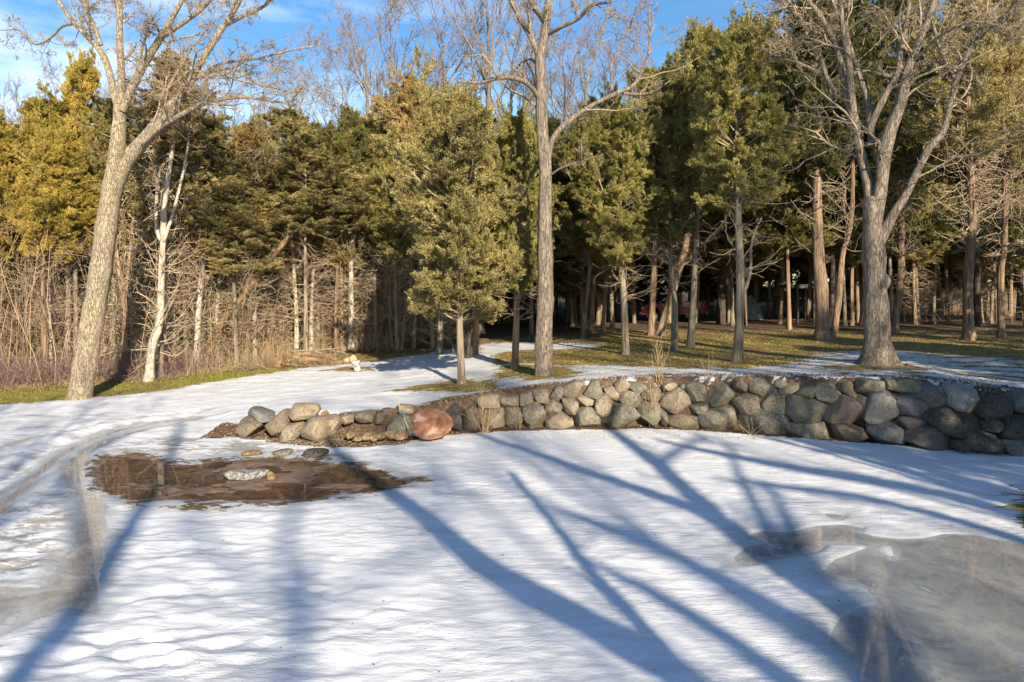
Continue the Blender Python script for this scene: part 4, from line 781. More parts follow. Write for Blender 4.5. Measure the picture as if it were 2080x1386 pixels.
bare_tree('tall straight grey barked tree in the centre with high bare crown', b1, [
 ([(1106, 763, 0, 35), (1105, 690, 0, 35), (1107, 600, 0, 33), (1106, 500, 0, 31), (1107, 420, 0, 27), (1108, 340, 0, 25), (1102, 270, 0, 24), (1100, 190, 0, 23), (1098, 120, 0, 21), (1108, 60, 0, 18), (1116, -20, 0, 15), (1118, -90, 0, 12)], 3),
 ([(1096, 205, 0, 10), (1088, 190, -.2, 10), (1070, 170, -.6, 9), (1040, 158, -1, 8), (1005, 160, -1.3, 8), (975, 168, -1.5, 6), (930, 166, -1.7, 4)], 6),
 ([(1093, 110, 0, 12), (1078, 75, .2, 12), (1058, 40, .5, 11), (1035, -5, .8, 10), (1020, -50, 1, 8)], 5),
 ([(1112, 70, 0, 9), (1140, 55, -.5, 8), (1175, 38, -.9, 7), (1200, 12, -1.3, 6), (1240, 5, -1.7, 4)], 7),
 ([(1108, 50, 0, 10), (1092, 25, -.4, 9), (1075, 0, -.6, 8), (1060, -30, -.8, 7)], 4),
 ([(1113, 330, .1, 10), (1120, 290, .3, 12), (1135, 265, .5, 11), (1170, 235, .9, 11), (1210, 210, 1.3, 10), (1255, 188, 1.6, 9), (1290, 170, 1.8, 8), (1318, 105, 2, 6), (1318, 20, 2.1, 5)], 8),
 ([(1265, 190, 1.6, 7), (1300, 192, 1.9, 6), (1330, 185, 2.2, 4), (1360, 165, 2.5, 3)], 6),
 ([(1190, 215, 1.1, 6), (1192, 170, 1.2, 5), (1215, 90, 1.4, 4.5), (1232, 40, 1.6, 4), (1245, -20, 1.8, 3)], 5),
 ([(1243, 185, 1.5, 5), (1243, 130, 1.7, 4.5), (1270, 80, 1.9, 4), (1295, 10, 2.1, 3)], 5),
 ([(1120, 355, -.1, 5), (1140, 342, -.4, 4.5), (1175, 330, -.8, 3.5), (1225, 315, -1.3, 2.5)], 1),
 ([(1100, 150, .1, 6), (1075, 120, .9, 5), (1040, 150, 1.4, 4), (1015, 200, 1.8, 3)], 5)], 'ash', b1[1], [(.40, 45, .05, .2), (4, .6, 42, .04, .22), (4, .55, 42, .02, .25), (3, .5, 40, 0, .25)], 2, 'bare_tree', .22, 5)
b2 = gp(1783, 740)
bare_tree('massive multi stemmed grey tree with flared roots on the right', b2, [
 ([(1785, 742, 0, 62), (1784, 724, 0, 53), (1782, 700, 0, 48), (1780, 640, 0, 46), (1778, 560, 0, 42), (1775, 500, 0, 42), (1772, 440, 0, 33), (1770, 400, 0, 30)], 0),
 ([(1786, 590, -.12, 16), (1794, 578, -.22, 24), (1798, 566, -.26, 20), (1799, 558, -.26, 6)], 0),
 ([(1772, 455, 0, 22), (1762, 370, .1, 20), (1748, 310, .2, 18), (1738, 255, .2, 17), (1722, 200, .3, 16), (1712, 150, .4, 14), (1700, 100, .6, 12), (1670, 40, .9, 12), (1640, 0, 1.2, 10), (1600, -50, 1.4, 8)], 5),
 ([(1735, 240, .2, 14), (1728, 180, .1, 14), (1722, 110, 0, 13), (1712, 60, -.1, 11), (1706, 0, -.2, 9), (1700, -60, -.3, 8)], 4),
 ([(1700, 190, .3, 9), (1680, 160, .5, 9), (1660, 90, .8, 8), (1635, 45, 1, 8), (1605, 20, 1.3, 7), (1570, -15, 1.6, 5)], 5),
 ([(1668, 150, .5, 8), (1630, 132, .9, 7), (1580, 115, 1.3, 6), (1530, 95, 1.8, 5), (1480, 82, 2.2, 4), (1440, 80, 2.6, 2.5)], 9),
 ([(1776, 455, 0, 28), (1790, 370, -.2, 24), (1796, 310, -.4, 26), (1810, 260, -.6, 24), (1830, 210, -.7, 20), (1845, 140, -.8, 17), (1865, 90, -.9, 14), (1885, 40, -1, 12), (1905, -20, -1.1, 10)], 6),
 ([(1765, 270, -.1, 15), (1775, 240, -.2, 14), (1800, 190, -.4, 12), (1822, 150, -.6, 11), (1832, 90, -.8, 9), (1845, 20, -1, 8), (1850, -50, -1.1, 6)], 5),
 ([(1772, 300, .2, 15), (1765, 230, .3, 15), (1758, 190, .4, 12), (1720, 70, .6, 8), (1725, 0, .8, 7)], 4),
 ([(1779, 512, 0, 20), (1795, 474, 0, 23), (1812, 440, -.1, 19), (1838, 400, -.3, 16), (1865, 345, -.5, 15), (1888, 300, -.7, 14), (1915, 270, -.8, 13), (1928, 220, -.9, 11), (1945, 155, -1, 11), (1968, 105, -1.1, 10), (2000, 45, -1.3, 8), (2035, 0, -1.5, 7), (2070, -50, -1.7, 5)], 8),
 ([(1940, 160, -1, 8), (1918, 120, -.8, 7), (1900, 70, -.6, 6), (1890, 20, -.5, 5)], 5),
 ([(1978, 90, -1.2, 6), (2010, 60, -1.6, 5), (2050, 20, -2, 4), (2080, -20, -2.3, 3)], 5),
 ([(1730, 150, .3, 8), (1760, 145, .8, 7), (1800, 155, 1.3, 6), (1822, 158, 1.5, 5)], 3),
 ([(1700, 30, .8, 8), (1690, 0, .9, 7), (1660, -50, 1.1, 6)], 4),
 ([(1850, 130, -.8, 7), (1890, 90, -1.4, 6), (1930, 60, -1.9, 5), (1980, 45, -2.3, 4), (2060, 60, -2.8, 3)], 8)], 'ash', b2[1], [(.40, 45, .03, .2), (5, .6, 48, .02, .26), (4, .58, 46, 0, .28), (3, .55, 42, 0, .28)], 3, 'bare_tree', .95, 7)
# ------------------------------------------------------------------ distant bare trees
def bare_unit(seed, H=18., spread=26, n1=16):
    rs = np.random.default_rng(seed); z = np.linspace(0, H*.8, 10); P = np.c_[.25*np.sin(z*.35+seed), .2*np.cos(z*.3), z]
    T = Acc(); r = np.linspace(.19, .05, 10); T.add(*trunk_geo(P, r, 10, 30, .3, 4, seed)); C = catmull(np.c_[P, r], 20)
    W = Acc(); Q, RQ = spawn(C[None, 5:, :3], C[None, 5:, 3], n1, .62, spread+6, .07, rs, .1, 7, .1, .02, .6, fan=.45); W.add(*tubes(Q, RQ, 5))
    for mm, lr, an, rm in ((6, .5, 32, .012), (5, .5, 34, .008), (4, .5, 34, .0065)):
        Q, RQ = spawn(Q, RQ, mm, lr, an, .05, rs, .2, 5, .14, rm, .6, lmin=.3); W.add(*tubes(Q, RQ, 3))
    return T.mesh('trunk', M['ash']), W.mesh('crown', M['twig_far'])
BU = [bare_unit(50+i) for i in range(3)]
def place_bare(X_, Y_, h, k, label, group, rz=0., name='bare_tree', wsc=1.):
    z = float(gz(X_, Y_)); root = empty(name, (X_, Y_, z), label, 'tree', group, rz)
    for nme, me in (('trunk', BU[k % 3][0]), ('crown', BU[k % 3][1])):
        o = link(nme, me, root); o.scale = (h/18*wsc, h/18*wsc, h/18)
for i, (px_, D, h, w_) in enumerate([(265, 40, 18, .8), (470, 41, 15, .8), (610, 42, 16, .8), (15, 44, 16, .9), (-60, 48, 17, 1), (95, 50, 14, .9), (690, 46, 18, .85), (735, 40, 21.5, .9), (795, 46, 24, .8), (850, 50, 22, .9), (905, 43, 23, .9), (985, 41, 26, .8), (1030, 50, 24, 1), (1150, 48, 22, 1), (1245, 52, 22, 1.1), (1330, 46, 20, 1), (640, 52, 16, .9), (560, 50, 17.5, .8), (500, 46, 15.5, .8), (200, 48, 19, .9), (140, 44, 17.5, .8), (55, 42, 16, .9), (330, 46, 18, .8), (420, 44, 15.5, .8), (1200, 44, 19, .9), (1540, 52, 22, 1), (1740, 50, 24, 1), (1900, 52, 24, 1), (2060, 48, 22, 1), (450, 55, 12, 1), (2200, 44, 22, 1)]):
    place_bare((px_-CX)*D/FPX, D, h, i, 'tall leafless tree rising beyond the cedars, fine twigs against the sky', 'bare trees beyond the cedars', i*1.3, wsc=w_)
# ------------------------------------------------------------------ wood filling behind
def fill(X_, Y_, h, cb, key, group, label, sc_=1., rnd=rt, lm=1):
    z = float(gz(X_, Y_)); root = empty('cedar_tree', (X_, Y_, z), label, 'tree', group, rnd.uniform(0, 6.28))
    o = link('trunk', FT[rnd.integers(3) if X_ < -2 else rnd.integers(2)], root); o.scale = (1, 1, h/10)
    me = CR[key][rnd.integers(len(CR[key]))]; o = link('crown', me, root, (0, 0, cb)); o.scale = (sc_, sc_, (h-cb)/8)
    for k in range(lm): o = link('dead_limbs', LIMB[rnd.integers(4)], root); o.scale = (1.1, 1.1, (cb+1)/6); o.rotation_euler = (0, 0, rnd.uniform(0, 6.28))
FT = []
EP0 = [-300, 0, 250, 400, 560, 640, 720, 930]; EY0 = [24, 26, 28.5, 30.5, 31, 34, 33.5, 33.5]
for i in range(3):
    a2 = Acc(); z = np.linspace(0, 10, 8); a2.add(*trunk_geo(np.c_[.12*np.sin(z*.5+i*2), .1*np.cos(z*.4+i), z-.1], np.linspace(.125, .03, 8), 9, 24, .4, 4, i)); FT.append(a2.mesh('trunk', M[('cedar', 'cedar2', 'birch')[i]]))
LW, RW = 'slender cedar trunk deep in the thicket of the left wood', 'shaded cedar in the dark wood behind the right lawn'
cnt = 0
for i in range(400):
    if cnt >= 46: break
    D = rt.uniform(31, 56); px_ = rt.uniform(-260, 940); Xf = (px_-CX)*D/FPX
    if D < 36 and px_ > 780: continue
    fill(Xf, D, rt.uniform(8.5, 11.5)+(1.2 if px_ > 720 else 0), rt.uniform(4.0, 6.8), ('gold' if px_ < 230 and rt.random() < .8 else ['olive', 'olive', 'olive', 'gold', 'green', 'rust'][rt.integers(6)]), 'cedars filling the left wood', LW, rt.uniform(1., 1.4), lm=1 if D < 42 else 0); cnt += 1
for i in range(76):
    px_ = -150+i*14.3+rt.uniform(-9, 9); D = float(np.interp(px_, EP0, EY0))+rt.uniform(1.2, 8)
    fill((px_-CX)*D/FPX, D, rt.uniform(9.5, 12), rt.uniform(4.2, 7.0), ('gold' if px_ < 270 else ['olive', 'olive', 'rust', 'green'][i % 4]), 'cedars filling the left wood', LW, rt.uniform(.5, .8), lm=1)
for i in range(22):
    px_ = 1120+i*45+rt.uniform(-18, 18); D = rt.uniform(40, 50)
    if 1290 < px_ < 1450 or 1560 < px_ < 1680: continue
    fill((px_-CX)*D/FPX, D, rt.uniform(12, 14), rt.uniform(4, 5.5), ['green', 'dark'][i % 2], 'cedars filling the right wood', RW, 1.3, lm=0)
cnt = 0
for i in range(600):
    if cnt >= 95: break
    D = rt.uniform(41, 72); px_ = rt.uniform(960, 2350)
    if 1280 < px_ < 1470 and D < 54: continue
    if 1540 < px_ < 1700 and D < 50: continue
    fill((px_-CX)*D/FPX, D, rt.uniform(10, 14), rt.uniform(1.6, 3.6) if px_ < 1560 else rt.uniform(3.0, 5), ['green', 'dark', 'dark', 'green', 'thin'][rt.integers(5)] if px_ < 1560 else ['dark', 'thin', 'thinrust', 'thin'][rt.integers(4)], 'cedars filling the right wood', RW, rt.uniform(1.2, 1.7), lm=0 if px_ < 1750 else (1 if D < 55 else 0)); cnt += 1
for x_, y_, h_, c_ in ((13.6, 42, 13, 3.8), (12.3, 45, 13, 3.6), (15.6, 38.5, 13, 4.2), (14.6, 46, 12, 3.2), (10.6, 45.5, 13, 4)):  # extra cedars added sunward of the pickup to keep it in shade
    fill(x_, y_, h_, c_, 'green', 'cedars filling the right wood', RW, 1.5, lm=0)
for i in range(30):
    D = rt.uniform(46, 60); px_ = -420+i*47+rt.uniform(-15, 15)
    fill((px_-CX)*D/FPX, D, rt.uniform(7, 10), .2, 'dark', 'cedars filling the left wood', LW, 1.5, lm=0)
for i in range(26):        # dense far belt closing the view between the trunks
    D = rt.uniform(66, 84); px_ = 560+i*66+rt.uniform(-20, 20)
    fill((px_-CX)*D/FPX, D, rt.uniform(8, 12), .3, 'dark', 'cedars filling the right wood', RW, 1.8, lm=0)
# ------------------------------------------------------------------ undergrowth (stuff)
def stems(n, sampler, h0, h1, r0, lean, seed, mt, name, label, kids=3, sides=3, up=.1, wob=.12, kidlr=.45, kang=35):
    rs = np.random.default_rng(seed); XY = sampler(rs, n); n = len(XY); z = gz(XY[:, 0], XY[:, 1]); h = h0+(h1-h0)*rs.random(n)
    d = unit(np.c_[rs.normal(size=(n, 2))*lean, np.ones(n)]); cur = np.c_[XY, z-.05]; out = [cur]; K = 6
    for k in range(K-1): d = unit(d+rs.normal(size=d.shape)*wob+np.array([0, 0, up])); cur = cur+d*(h/(K-1))[:, None]; out.append(cur)
    P = np.stack(out, 1); Rr = r0*(.6+.8*rs.random((n, 1)))*np.linspace(1, .35, K); a = Acc(); a.add(*tubes(P, Rr, sides))
    if kids:
        Q, RQ = spawn(P, Rr, kids, kidlr, kang, .03, rs, .25, 4, .2, r0*.35, .65); a.add(*tubes(Q, RQ, 3))
    return tag(a.build(name, mt), label, 'undergrowth', kind='stuff')
edge = [gp(*p) for p in [(-300, 815), (-100, 800), (0, 792), (60, 793), (130, 785), (250, 775), (330, 772), (400, 762), (500, 752), (560, 742), (640, 715), (720, 715), (800, 712), (870, 700), (930, 690)]]
EX = np.array([p[0] for p in edge]); EY = np.array([p[1] for p in edge]); EP = np.array([-300, -100, 0, 60, 130, 250, 330, 400, 500, 560, 640, 720, 800, 870, 930])
def band(p0, p1, d0, d1, pw=1.):
    def f(rs, n):
        p = rs.uniform(p0, p1, n); D = np.interp(p, EP, EY)+d0+(d1-d0)*rs.random(n)**pw; return np.c_[(p-CX)*D/FPX, D]
    return f
def box_s(p0, p1, D0, D1):
    def f(rs, n):
        p = rs.uniform(p0, p1, n); D = rs.uniform(D0, D1, n); return np.c_[(p-CX)*D/FPX, D]
    return f
def twmat(name, c, v=.4):
    m, nt, b = mat(name); g = nd(nt, 'ShaderNodeNewGeometry')
    nt.links.new(mixc(nt, g.outputs['Random Per Island'], tuple(x*(1-v) for x in c), tuple(x*(1+v) for x in c)), b.inputs['Base Color']); b.inputs['Roughness'].default_value = .85; b.inputs['Specular IOR Level'].default_value = .15; return m
m_bram = twmat('purple_bramble', (.25, .165, .15), .6); m_brush = twmat('dry_brush', (.34, .25, .155), .6); m_reed = twmat('dry_reed', (.40, .30, .17)); m_reed2 = twmat('far_reed', (.36, .26, .17))
stems(1000, band(-300, 440, 0, 2.6), .7, 1.7, .009, .6, 1, m_bram, 'brambles', 'tangled purple brown brambles under the left trees', 5, wob=.28, kidlr=.6, kang=55)
stems(520, band(-300, 900, .8, 8), 1.0, 3.2, .012, .5, 2, m_brush, 'brush', 'tall tan brush filling the left wood', 4, wob=.15, kang=35)
stems(1000, band(-300, 900, .8, 12), 2.5, 7.5, .017, .18, 12, m_brush, 'brush', 'high bare saplings and brush between the left trunks', 5, wob=.09, kang=30)
stems(1100, band(380, 930, -.2, 3), .4, 1.4, .009, .22, 3, m_reed, 'dry_weeds', 'pale dry weeds standing along the wood edge', 1)
stems(2000, band(-300, 700, -.1, .6), .12, .4, .005, .7, 4, m_reed, 'dry_weeds', 'low dry grass at the foot of the brambles', 1)
stems(3800, box_s(1730, 2350, 56, 64), 1.2, 2.6, .012, .08, 5, m_reed2, 'reeds', 'tan reeds behind the trees at far right', 0)
stems(1800, box_s(1000, 1730, 56, 66), .6, 2.2, .012, .3, 6, m_brush, 'brush', 'dim brush at the back of the dark wood', 3)
# grass on the lawn and strip
def grass(n, sampler, h0, seed, mt, name, label, w_=.012):
    rs = np.random.default_rng(seed); XY = sampler(rs, n); z = gz(XY[:, 0], XY[:, 1]); n = len(XY)
    b_ = np.c_[XY, z-.01]; d = unit(np.c_[rs.normal(size=(n, 2))*.6, np.ones(n)]); s = unit(np.c_[rs.normal(size=(n, 2)), np.zeros(n)])*w_; h = h0*(.4+rs.random((n, 1)))
    V = np.stack([b_-s, b_+s, b_+d*h], 1).reshape(-1, 3); a = Acc(); a.add(V, np.arange(n*3).reshape(-1, 3)); return tag(a.build(name, mt, smooth=False), label, 'grass', kind='stuff')
m_grass = twmat('lawn_grass', (.17, .17, .035), .5); m_grass2 = twmat('winter_grass', (.36, .265, .09), .6); m_leaf = twmat('fallen_leaves', (.19, .125, .075), .6)
def nosnow(f, ok=lambda X_, Y_: True):
    P = np.array(SNOWP)
    def g(rs, n):
        XY = f(rs, n); s = sdf(XY[:, 0], XY[:, 1], P); return XY[s > -.3]
    return g
stripe = [gp(*p) for p in [(-300, 838), (0, 822), (160, 811), (300, 797), (400, 781), (500, 765), (600, 751), (660, 742)]]
SP = np.array([-300, 0, 160, 300, 400, 500, 600, 660]); SY = np.array([p[1] for p in stripe])
def strip(rs, n):
    p = rs.uniform(-300, 660, n); D0 = np.interp(p, SP, SY); D1 = np.interp(p, EP, EY); D = D0+(D1-D0+.3)*rs.random(n); return np.c_[(p-CX)*D/FPX, D]
grass(26000, strip, .07, 1, m_grass, 'grass', 'green grass strip between snow and brambles')
grass(42000, nosnow(box_s(900, 2300, 20.5, 38)), .05, 2, m_grass2, 'grass', 'olive and tan winter grass of the upper lawn', .014)
grass(9000, box_s(880, 2300, 17.6, 25), .06, 3, m_grass2, 'grass', 'sparse blades poking through the terrace snow', .010)
grass(2500, band(-300, 700, -3.5, -.4), .05, 4, m_grass2, 'grass', 'sparse blades poking through the sloping snow', .010)
# leaf litter
def litter(n, sampler, seed, label, size=.035, mt=None):
    rs = np.random.default_rng(seed); XY = sampler(rs, n); z = gz(XY[:, 0], XY[:, 1]); n = len(XY); c = np.c_[XY, z+.012+.02*rs.random(n)]
    a1 = unit(rs.normal(size=(n, 3))*np.array([1, 1, .35])); a2_ = unit(np.cross(a1, rs.normal(size=(n, 3))*np.array([.4, .4, 1]))); s = size*(.5+rs.random((n, 1)))
    V = np.stack([c-a1*s, c-a2_*s*.6, c+a1*s, c+a2_*s*.6], 1).reshape(-1, 3); a = Acc(); a.add(V, np.arange(n*4).reshape(-1, 4)); tag(a.build('leaf_litter', mt or m_leaf, smooth=False), label, 'leaves', kind='stuff')
def wallstrip(x0, x1, d0, d1):
    def f(rs, n): X_ = rs.uniform(x0, x1, n); return np.c_[X_, wallY(X_)+rs.uniform(d0, d1, n)]
    return f
litter(5200, wallstrip(-6.3, -2.6, -.35, 1.3), 1, 'brown leaves and twigs covering the low bank', .03)
litter(900, wallstrip(-8.2, -6.3, -.15, 1.0), 4, 'brown leaves between the heaped boulders', .03)
litter(2600, wallstrip(-2.6, 13, .45, 1.25), 2, 'dead leaves along the top of the boulder wall', .035)
litter(1500, lambda rs, n: np.c_[rs.uniform(-14, 11, n), rs.uniform(6.5, 22, n)], 3, 'scattered leaf bits on the snow', .011)
litter(6000, band(-300, 930, -.6, 1.4), 5, 'leaf litter at the edge of the left wood', .05)
a2 = Acc(); rs = np.random.default_rng(8); X_ = rs.uniform(-5.6, -3.2, 160); c = np.c_[X_, wallY(X_)+rs.uniform(-.3, .7, 160)]; zz = gz(c[:, 0], c[:, 1])+.04
d = unit(np.c_[rs.normal(size=(160, 2)), rs.normal(size=160)*.35]); ln = rs.uniform(.15, .5, (160, 1)); c = np.c_[c, zz]
a2.add(*tubes(np.stack([c-d*ln*.5, c+rs.normal(size=c.shape)*.02, c+d*ln*.5], 1), .006, 4)); tag(a2.build('fallen_twigs', M['twig']), 'thin fallen twigs tangled on the brown bank', 'twigs', kind='stuff')
# weeds by the wall
def clump(px_, py_, Dof, hpx, spread, n, label, seed, name='dry_shrub', mt=m_reed, r=.006, kids=2, up=.04):
    D = HCAM*FPX/(py_-HY)+Dof if Dof is not None else gp(px_, py_)[1]; z = HCAM-(py_-HY)*D/FPX; S = D/FPX; rs = np.random.default_rng(seed)
    d = unit(np.c_[rs.normal(size=(n, 1))*spread, rs.normal(size=(n, 1))*spread*.6-.1, np.ones(n)]); cur = np.c_[rs.normal(size=(n, 2))*.05, np.full(n, -.05)]; out = [cur]; h = hpx*S*(.55+.55*rs.random(n))
    for k in range(5): d = unit(d+rs.normal(size=d.shape)*.08+np.array([0, 0, up])); cur = cur+d*(h/5)[:, None]; out.append(cur)
    P = np.stack(out, 1); Rr = r*np.linspace(1, .4, 6)[None]*np.ones((n, 1)); a = Acc(); a.add(*tubes(P, Rr, 4))
    if kids: Q, RQ = spawn(P, Rr, kids, .4, 25, .05, rs, .35, 4, .12, .0025, .6); a.add(*tubes(Q, RQ, 3))
    tag(a.build(name, mt, loc=((px_-CX)*S, D, z)), label, 'shrub')
clump(985, 876, -.15, 80, .28, 34, 'dry tan shrub fanning out against the left end of the wall', 1)
clump(1325, 866, -.1, 85, .16, 30, 'tall tuft of dry stalks at the foot of the wall middle', 2)
clump(1525, 882, -.1, 42, .5, 10, 'small sprawl of broken dry stems at the wall foot on the right', 3, r=.008)
clump(1055, 872, -.1, 45, .08, 4, 'thin pair of dry stems at the wall between the shrub and the tuft', 4)
clump(1340, 776, None, 95, .10, 14, 'loose group of tall thin weeds behind the wall top', 5, kids=3)
clump(1440, 772, None, 60, .2, 7, 'few thin arching weed stems on the wall top right of the tall group', 6, kids=2)
clump(975, 800, None, 28, .3, 16, 'short dry grass tuft on the bank above the shrub', 7, kids=1)
clump(1010, 775, None, 32, .12, 12, 'faint standing stalks on the snow left of the tall grey tree', 8, kids=0)
clump(2005, 800, None, 36, .2, 10, 'dry grass stems above the wall near the right edge', 9, kids=1)
clump(1610, 866, -.1, 20, .5, 5, 'tiny dry sprig low on the wall', 10, kids=1)
clump(1400, 700, None, 22, .5, 12, 'small twiggy sprout between two lawn cedars', 11, kids=2, mt=m_bram)
# ------------------------------------------------------------------ brush pile
def log(pts, w0, w1, mt, label, D, name='log', dz=0):
    S = D/FPX; P = [px3(x, y, D+dy) for x, y, dy in pts]; b_ = P[0].copy(); a = Acc(); Q = np.array(P)-b_; V, F = trunk_geo(Q, np.linspace(w0*S/2, w1*S/2, len(P)), 12, 22, 0, 3, int(pts[0][0]), .06); a.add(V, F)
    for ring, q, s in ((V[:12], Q[0], 0), (V[-12:], Q[-1], 1)):
        n0 = len(ring); a.add(np.vstack([ring, q[None]]), [(i, (i+1) % 12, 12) for i in range(12)], 1)
    tag(a.build(name, [mt, M['cutwood']], loc=b_), label, 'log')
M['cutwood'] = simple('cut_wood', (.52, .40, .26), .8, 0, .15, 20)
Dp = gp(640, 745)[1]+.6
log([(600, 718, .3), (640, 720, .2), (668, 724, 0)], 9, 10, M['orangebark'], 'thick short orange log at the back of the brush pile', Dp)
log([(612, 730, -.1), (640, 731, -.1), (662, 734, -.2)], 9, 9, M['orangebark'], 'yellow log in the front of the brush pile', Dp)
log([(636, 712, .1), (660, 722, 0), (690, 735, -.2)], 7, 5, M['cedar2'], 'long grey log sloping down to the right across the pile', Dp)
log([(655, 708, .3), (690, 715, .3), (706, 722, .2)], 9, 6, M['cedar2'], 'brown log lying along the top right of the pile', Dp)
log([(700, 733, 0), (712, 731, 0), (718, 730, -.1)], 8, 17, M['cutwood'], 'cut flared butt at the right end of the brush pile', Dp, 'log_butt')
log([(594, 714, .2), (630, 712, .1), (660, 711, .1), (690, 707, .2)], 3, 2, M['twig'], 'long thin pale branch arching over the pile', Dp, 'branch')
log([(670, 738, -.2), (686, 736, -.2), (700, 735, -.2)], 6, 7, M['orangebark'], 'small split orange chunk before the cut butt', Dp)
gr_ = px3(580, 744, Dp-.6); rt_ = empty('uprooted_stump', gr_, 'uprooted stump with tangled reddish roots left of the log pile', 'stump'); rs = np.random.default_rng(77)
a2 = Acc(); a2.add(*trunk_geo([(-.35, 0, .02), (-.2, -.05, .1), (0, 0, .2), (.15, .05, .3)], [.16, .17, .15, .12], 12, 14, 0, 3, 7, .12)); a2.build('stump_body', M['orangebark'], rt_)
a2 = Acc(); P0 = np.array([[(0, 0, .12), (.05, 0, .2), (.1, 0, .3), (.15, .05, .35)]]); Q, RQ = spawn(P0, .05, 34, 2.0, 70, .0, rs, 0, 6, .3, .012, .6); Q[:, :, 2] = np.abs(Q[:, :, 2]); a2.add(*tubes(Q, RQ, 5)); Q, RQ = spawn(Q, RQ, 3, .5, 50, 0, rs, .2, 4, .3, .006, .6); Q[:, :, 2] = np.abs(Q[:, :, 2]); a2.add(*tubes(Q, RQ, 4)); a2.build('roots', M['orangebark'], rt_)
def pile(rs, n):
    p = rs.uniform(480, 690, n); D = Dp-.3+rs.uniform(-.5, .8, n); return np.c_[(p-CX)*D/FPX, D]
stems(520, pile, .5, 1.4, .008, 1.6, 66, m_brush, 'brush_pile', 'loose heap of cut brush and branches around the logs', 3, up=-.03, wob=.15)
# ------------------------------------------------------------------ red pickup truck
Dt = 49.; g0 = (1362-CX)*Dt/FPX; zt = float(gz(g0, Dt)); tk = empty('pickup_truck', (g0, Dt, zt), 'dark red pickup truck parked nose left among the shaded trunks', 'pickup truck')
m_red = simple('red_paint', (.22, .004, .010), .25, 0, .08, 3, 0); m_red.node_tree.nodes['Principled BSDF'].inputs['Coat Weight'].default_value = .6
m_glass = simple('dark_glass', (.02, .03, .04), .08, 0, .1); m_tyre = simple('tyre_rubber', (.02, .02, .02), .85); m_chr = simple('grey_metal', (.35, .35, .37), .3, .8); m_lamp = simple('lamp_plastic', (.55, .5, .45), .2); m_tail = simple('tail_lamp', (.5, .01, .01), .2)
def prism(a, prof, y0, y1, m=0, ins=0., zi=0.):
    n = len(prof); V = [(x, y0, z) for x, z in prof]+[(x, y1, z) for x, z in prof]
    a.add(V, [(i, (i+1) % n, n+(i+1) % n, n+i) for i in range(n)], m); a.add(V, [list(range(n))[::-1]], m); a.add(V, [list(range(n, 2*n))], m)
a2 = Acc(); body = [(-2.35, .45), (-2.38, .75), (-2.30, 1.08), (-2.1, 1.16), (-1.05, 1.24), (.55, 1.24), (.6, 1.36), (2.28, 1.38), (2.33, 1.1), (2.33, .55), (1.9, .5), (1.85, .75), (1.7, .93), (1.5, 1.0), (1.3, .93), (1.13, .75), (1.08, .48), (-1.0, .46), (-1.05, .75), (-1.2, .93), (-1.42, 1.0), (-1.65, .93), (-1.8, .75), (-1.85, .48)]
prism(a2, body, -.92, .92); o = a2.build('body', m_red, tk, smooth=False); bevel(o, .04)
a2 = Acc(); cab = [(-1.15, 1.235), (-.45, 1.84), (-.2, 1.92), (.45, 1.92), (.62, 1.84), (.68, 1.235)]; prism(a2, cab, -.8, .8); o = a2.build('cab', m_red, tk, smooth=False); bevel(o, .05)
for prof in ([(-.92, 1.3), (-.38, 1.76), (-.12, 1.8), (-.12, 1.3)], [(-.05, 1.3), (-.05, 1.8), (.42, 1.8), (.5, 1.3)]):
    a2 = Acc(); prism(a2, prof, -.812, -.79); a2.build('side_window', m_glass, tk, smooth=False)
a2 = Acc(); V = [(-1.13, -.7, 1.28), (-1.13, .7, 1.28), (-.50, .66, 1.82), (-.50, -.66, 1.82)]; V2 = [(x-.02, y, z+.02) for x, y, z in V]; a2.add(V+V2, [(0, 1, 2, 3), (7, 6, 5, 4), (0, 4, 5, 1), (1, 5, 6, 2), (2, 6, 7, 3), (3, 7, 4, 0)]); a2.build('windscreen', m_glass, tk, smooth=False)
for x in (-1.42, 1.5):
    for y in (-.82, .82):
        a2 = Acc(); tt = np.arange(28)*2*math.pi/28; 
        for r_, yy, mi in (((.36, .36), (-.11, .11), 0),):
            V = [(r_[k]*math.cos(t), yy[k], r_[k]*math.sin(t)) for k in (0, 1) for t in tt]; a2.add(V, [(i, (i+1) % 28, 28+(i+1) % 28, 28+i) for i in range(28)]); a2.add(V, [list(range(28))]); a2.add(V, [list(range(28, 56))[::-1]])
        w = a2.build('wheel', m_tyre, tk, smooth=False, loc=(x, y, .36)); bevel(w, .03)
        a3 = Acc(); V = [(.22*math.cos(t), k, .22*math.sin(t)) for k in (-.125, .125) for t in tt]; a3.add(V, [(i, (i+1) % 28, 28+(i+1) % 28, 28+i) for i in range(28)]); a3.add(V, [list(range(28))]); a3.add(V, [list(range(28, 56))[::-1]]); a3.build('rim', m_chr, w, smooth=False)
for nme, bx, mm in (('front_bumper', (-2.5, -2.3, -.9, .9, .48, .68), m_chr), ('rear_bumper', (2.31, 2.47, -.88, .88, .5, .66), m_chr), ('headlight', (-2.4, -2.2, -.935, -.6, .85, 1.02), m_lamp), ('headlight', (-2.4, -2.2, .6, .935, .85, 1.02), m_lamp), ('tail_light', (2.2, 2.345, -.935, -.8, .85, 1.2), m_tail), ('tail_light', (2.2, 2.345, .8, .935, .85, 1.2), m_tail), ('door_handle', (.35, .5, -.945, -.92, 1.05, 1.09), m_chr), ('side_mirror', (-.85, -.72, -1.08, -.9, 1.25, 1.42), m_tyre)):
    a2 = Acc(); boxm(a2, *bx); o = a2.build(nme, mm, tk, smooth=False); bevel(o, .015)
tk.rotation_euler = (0, 0, R(4))
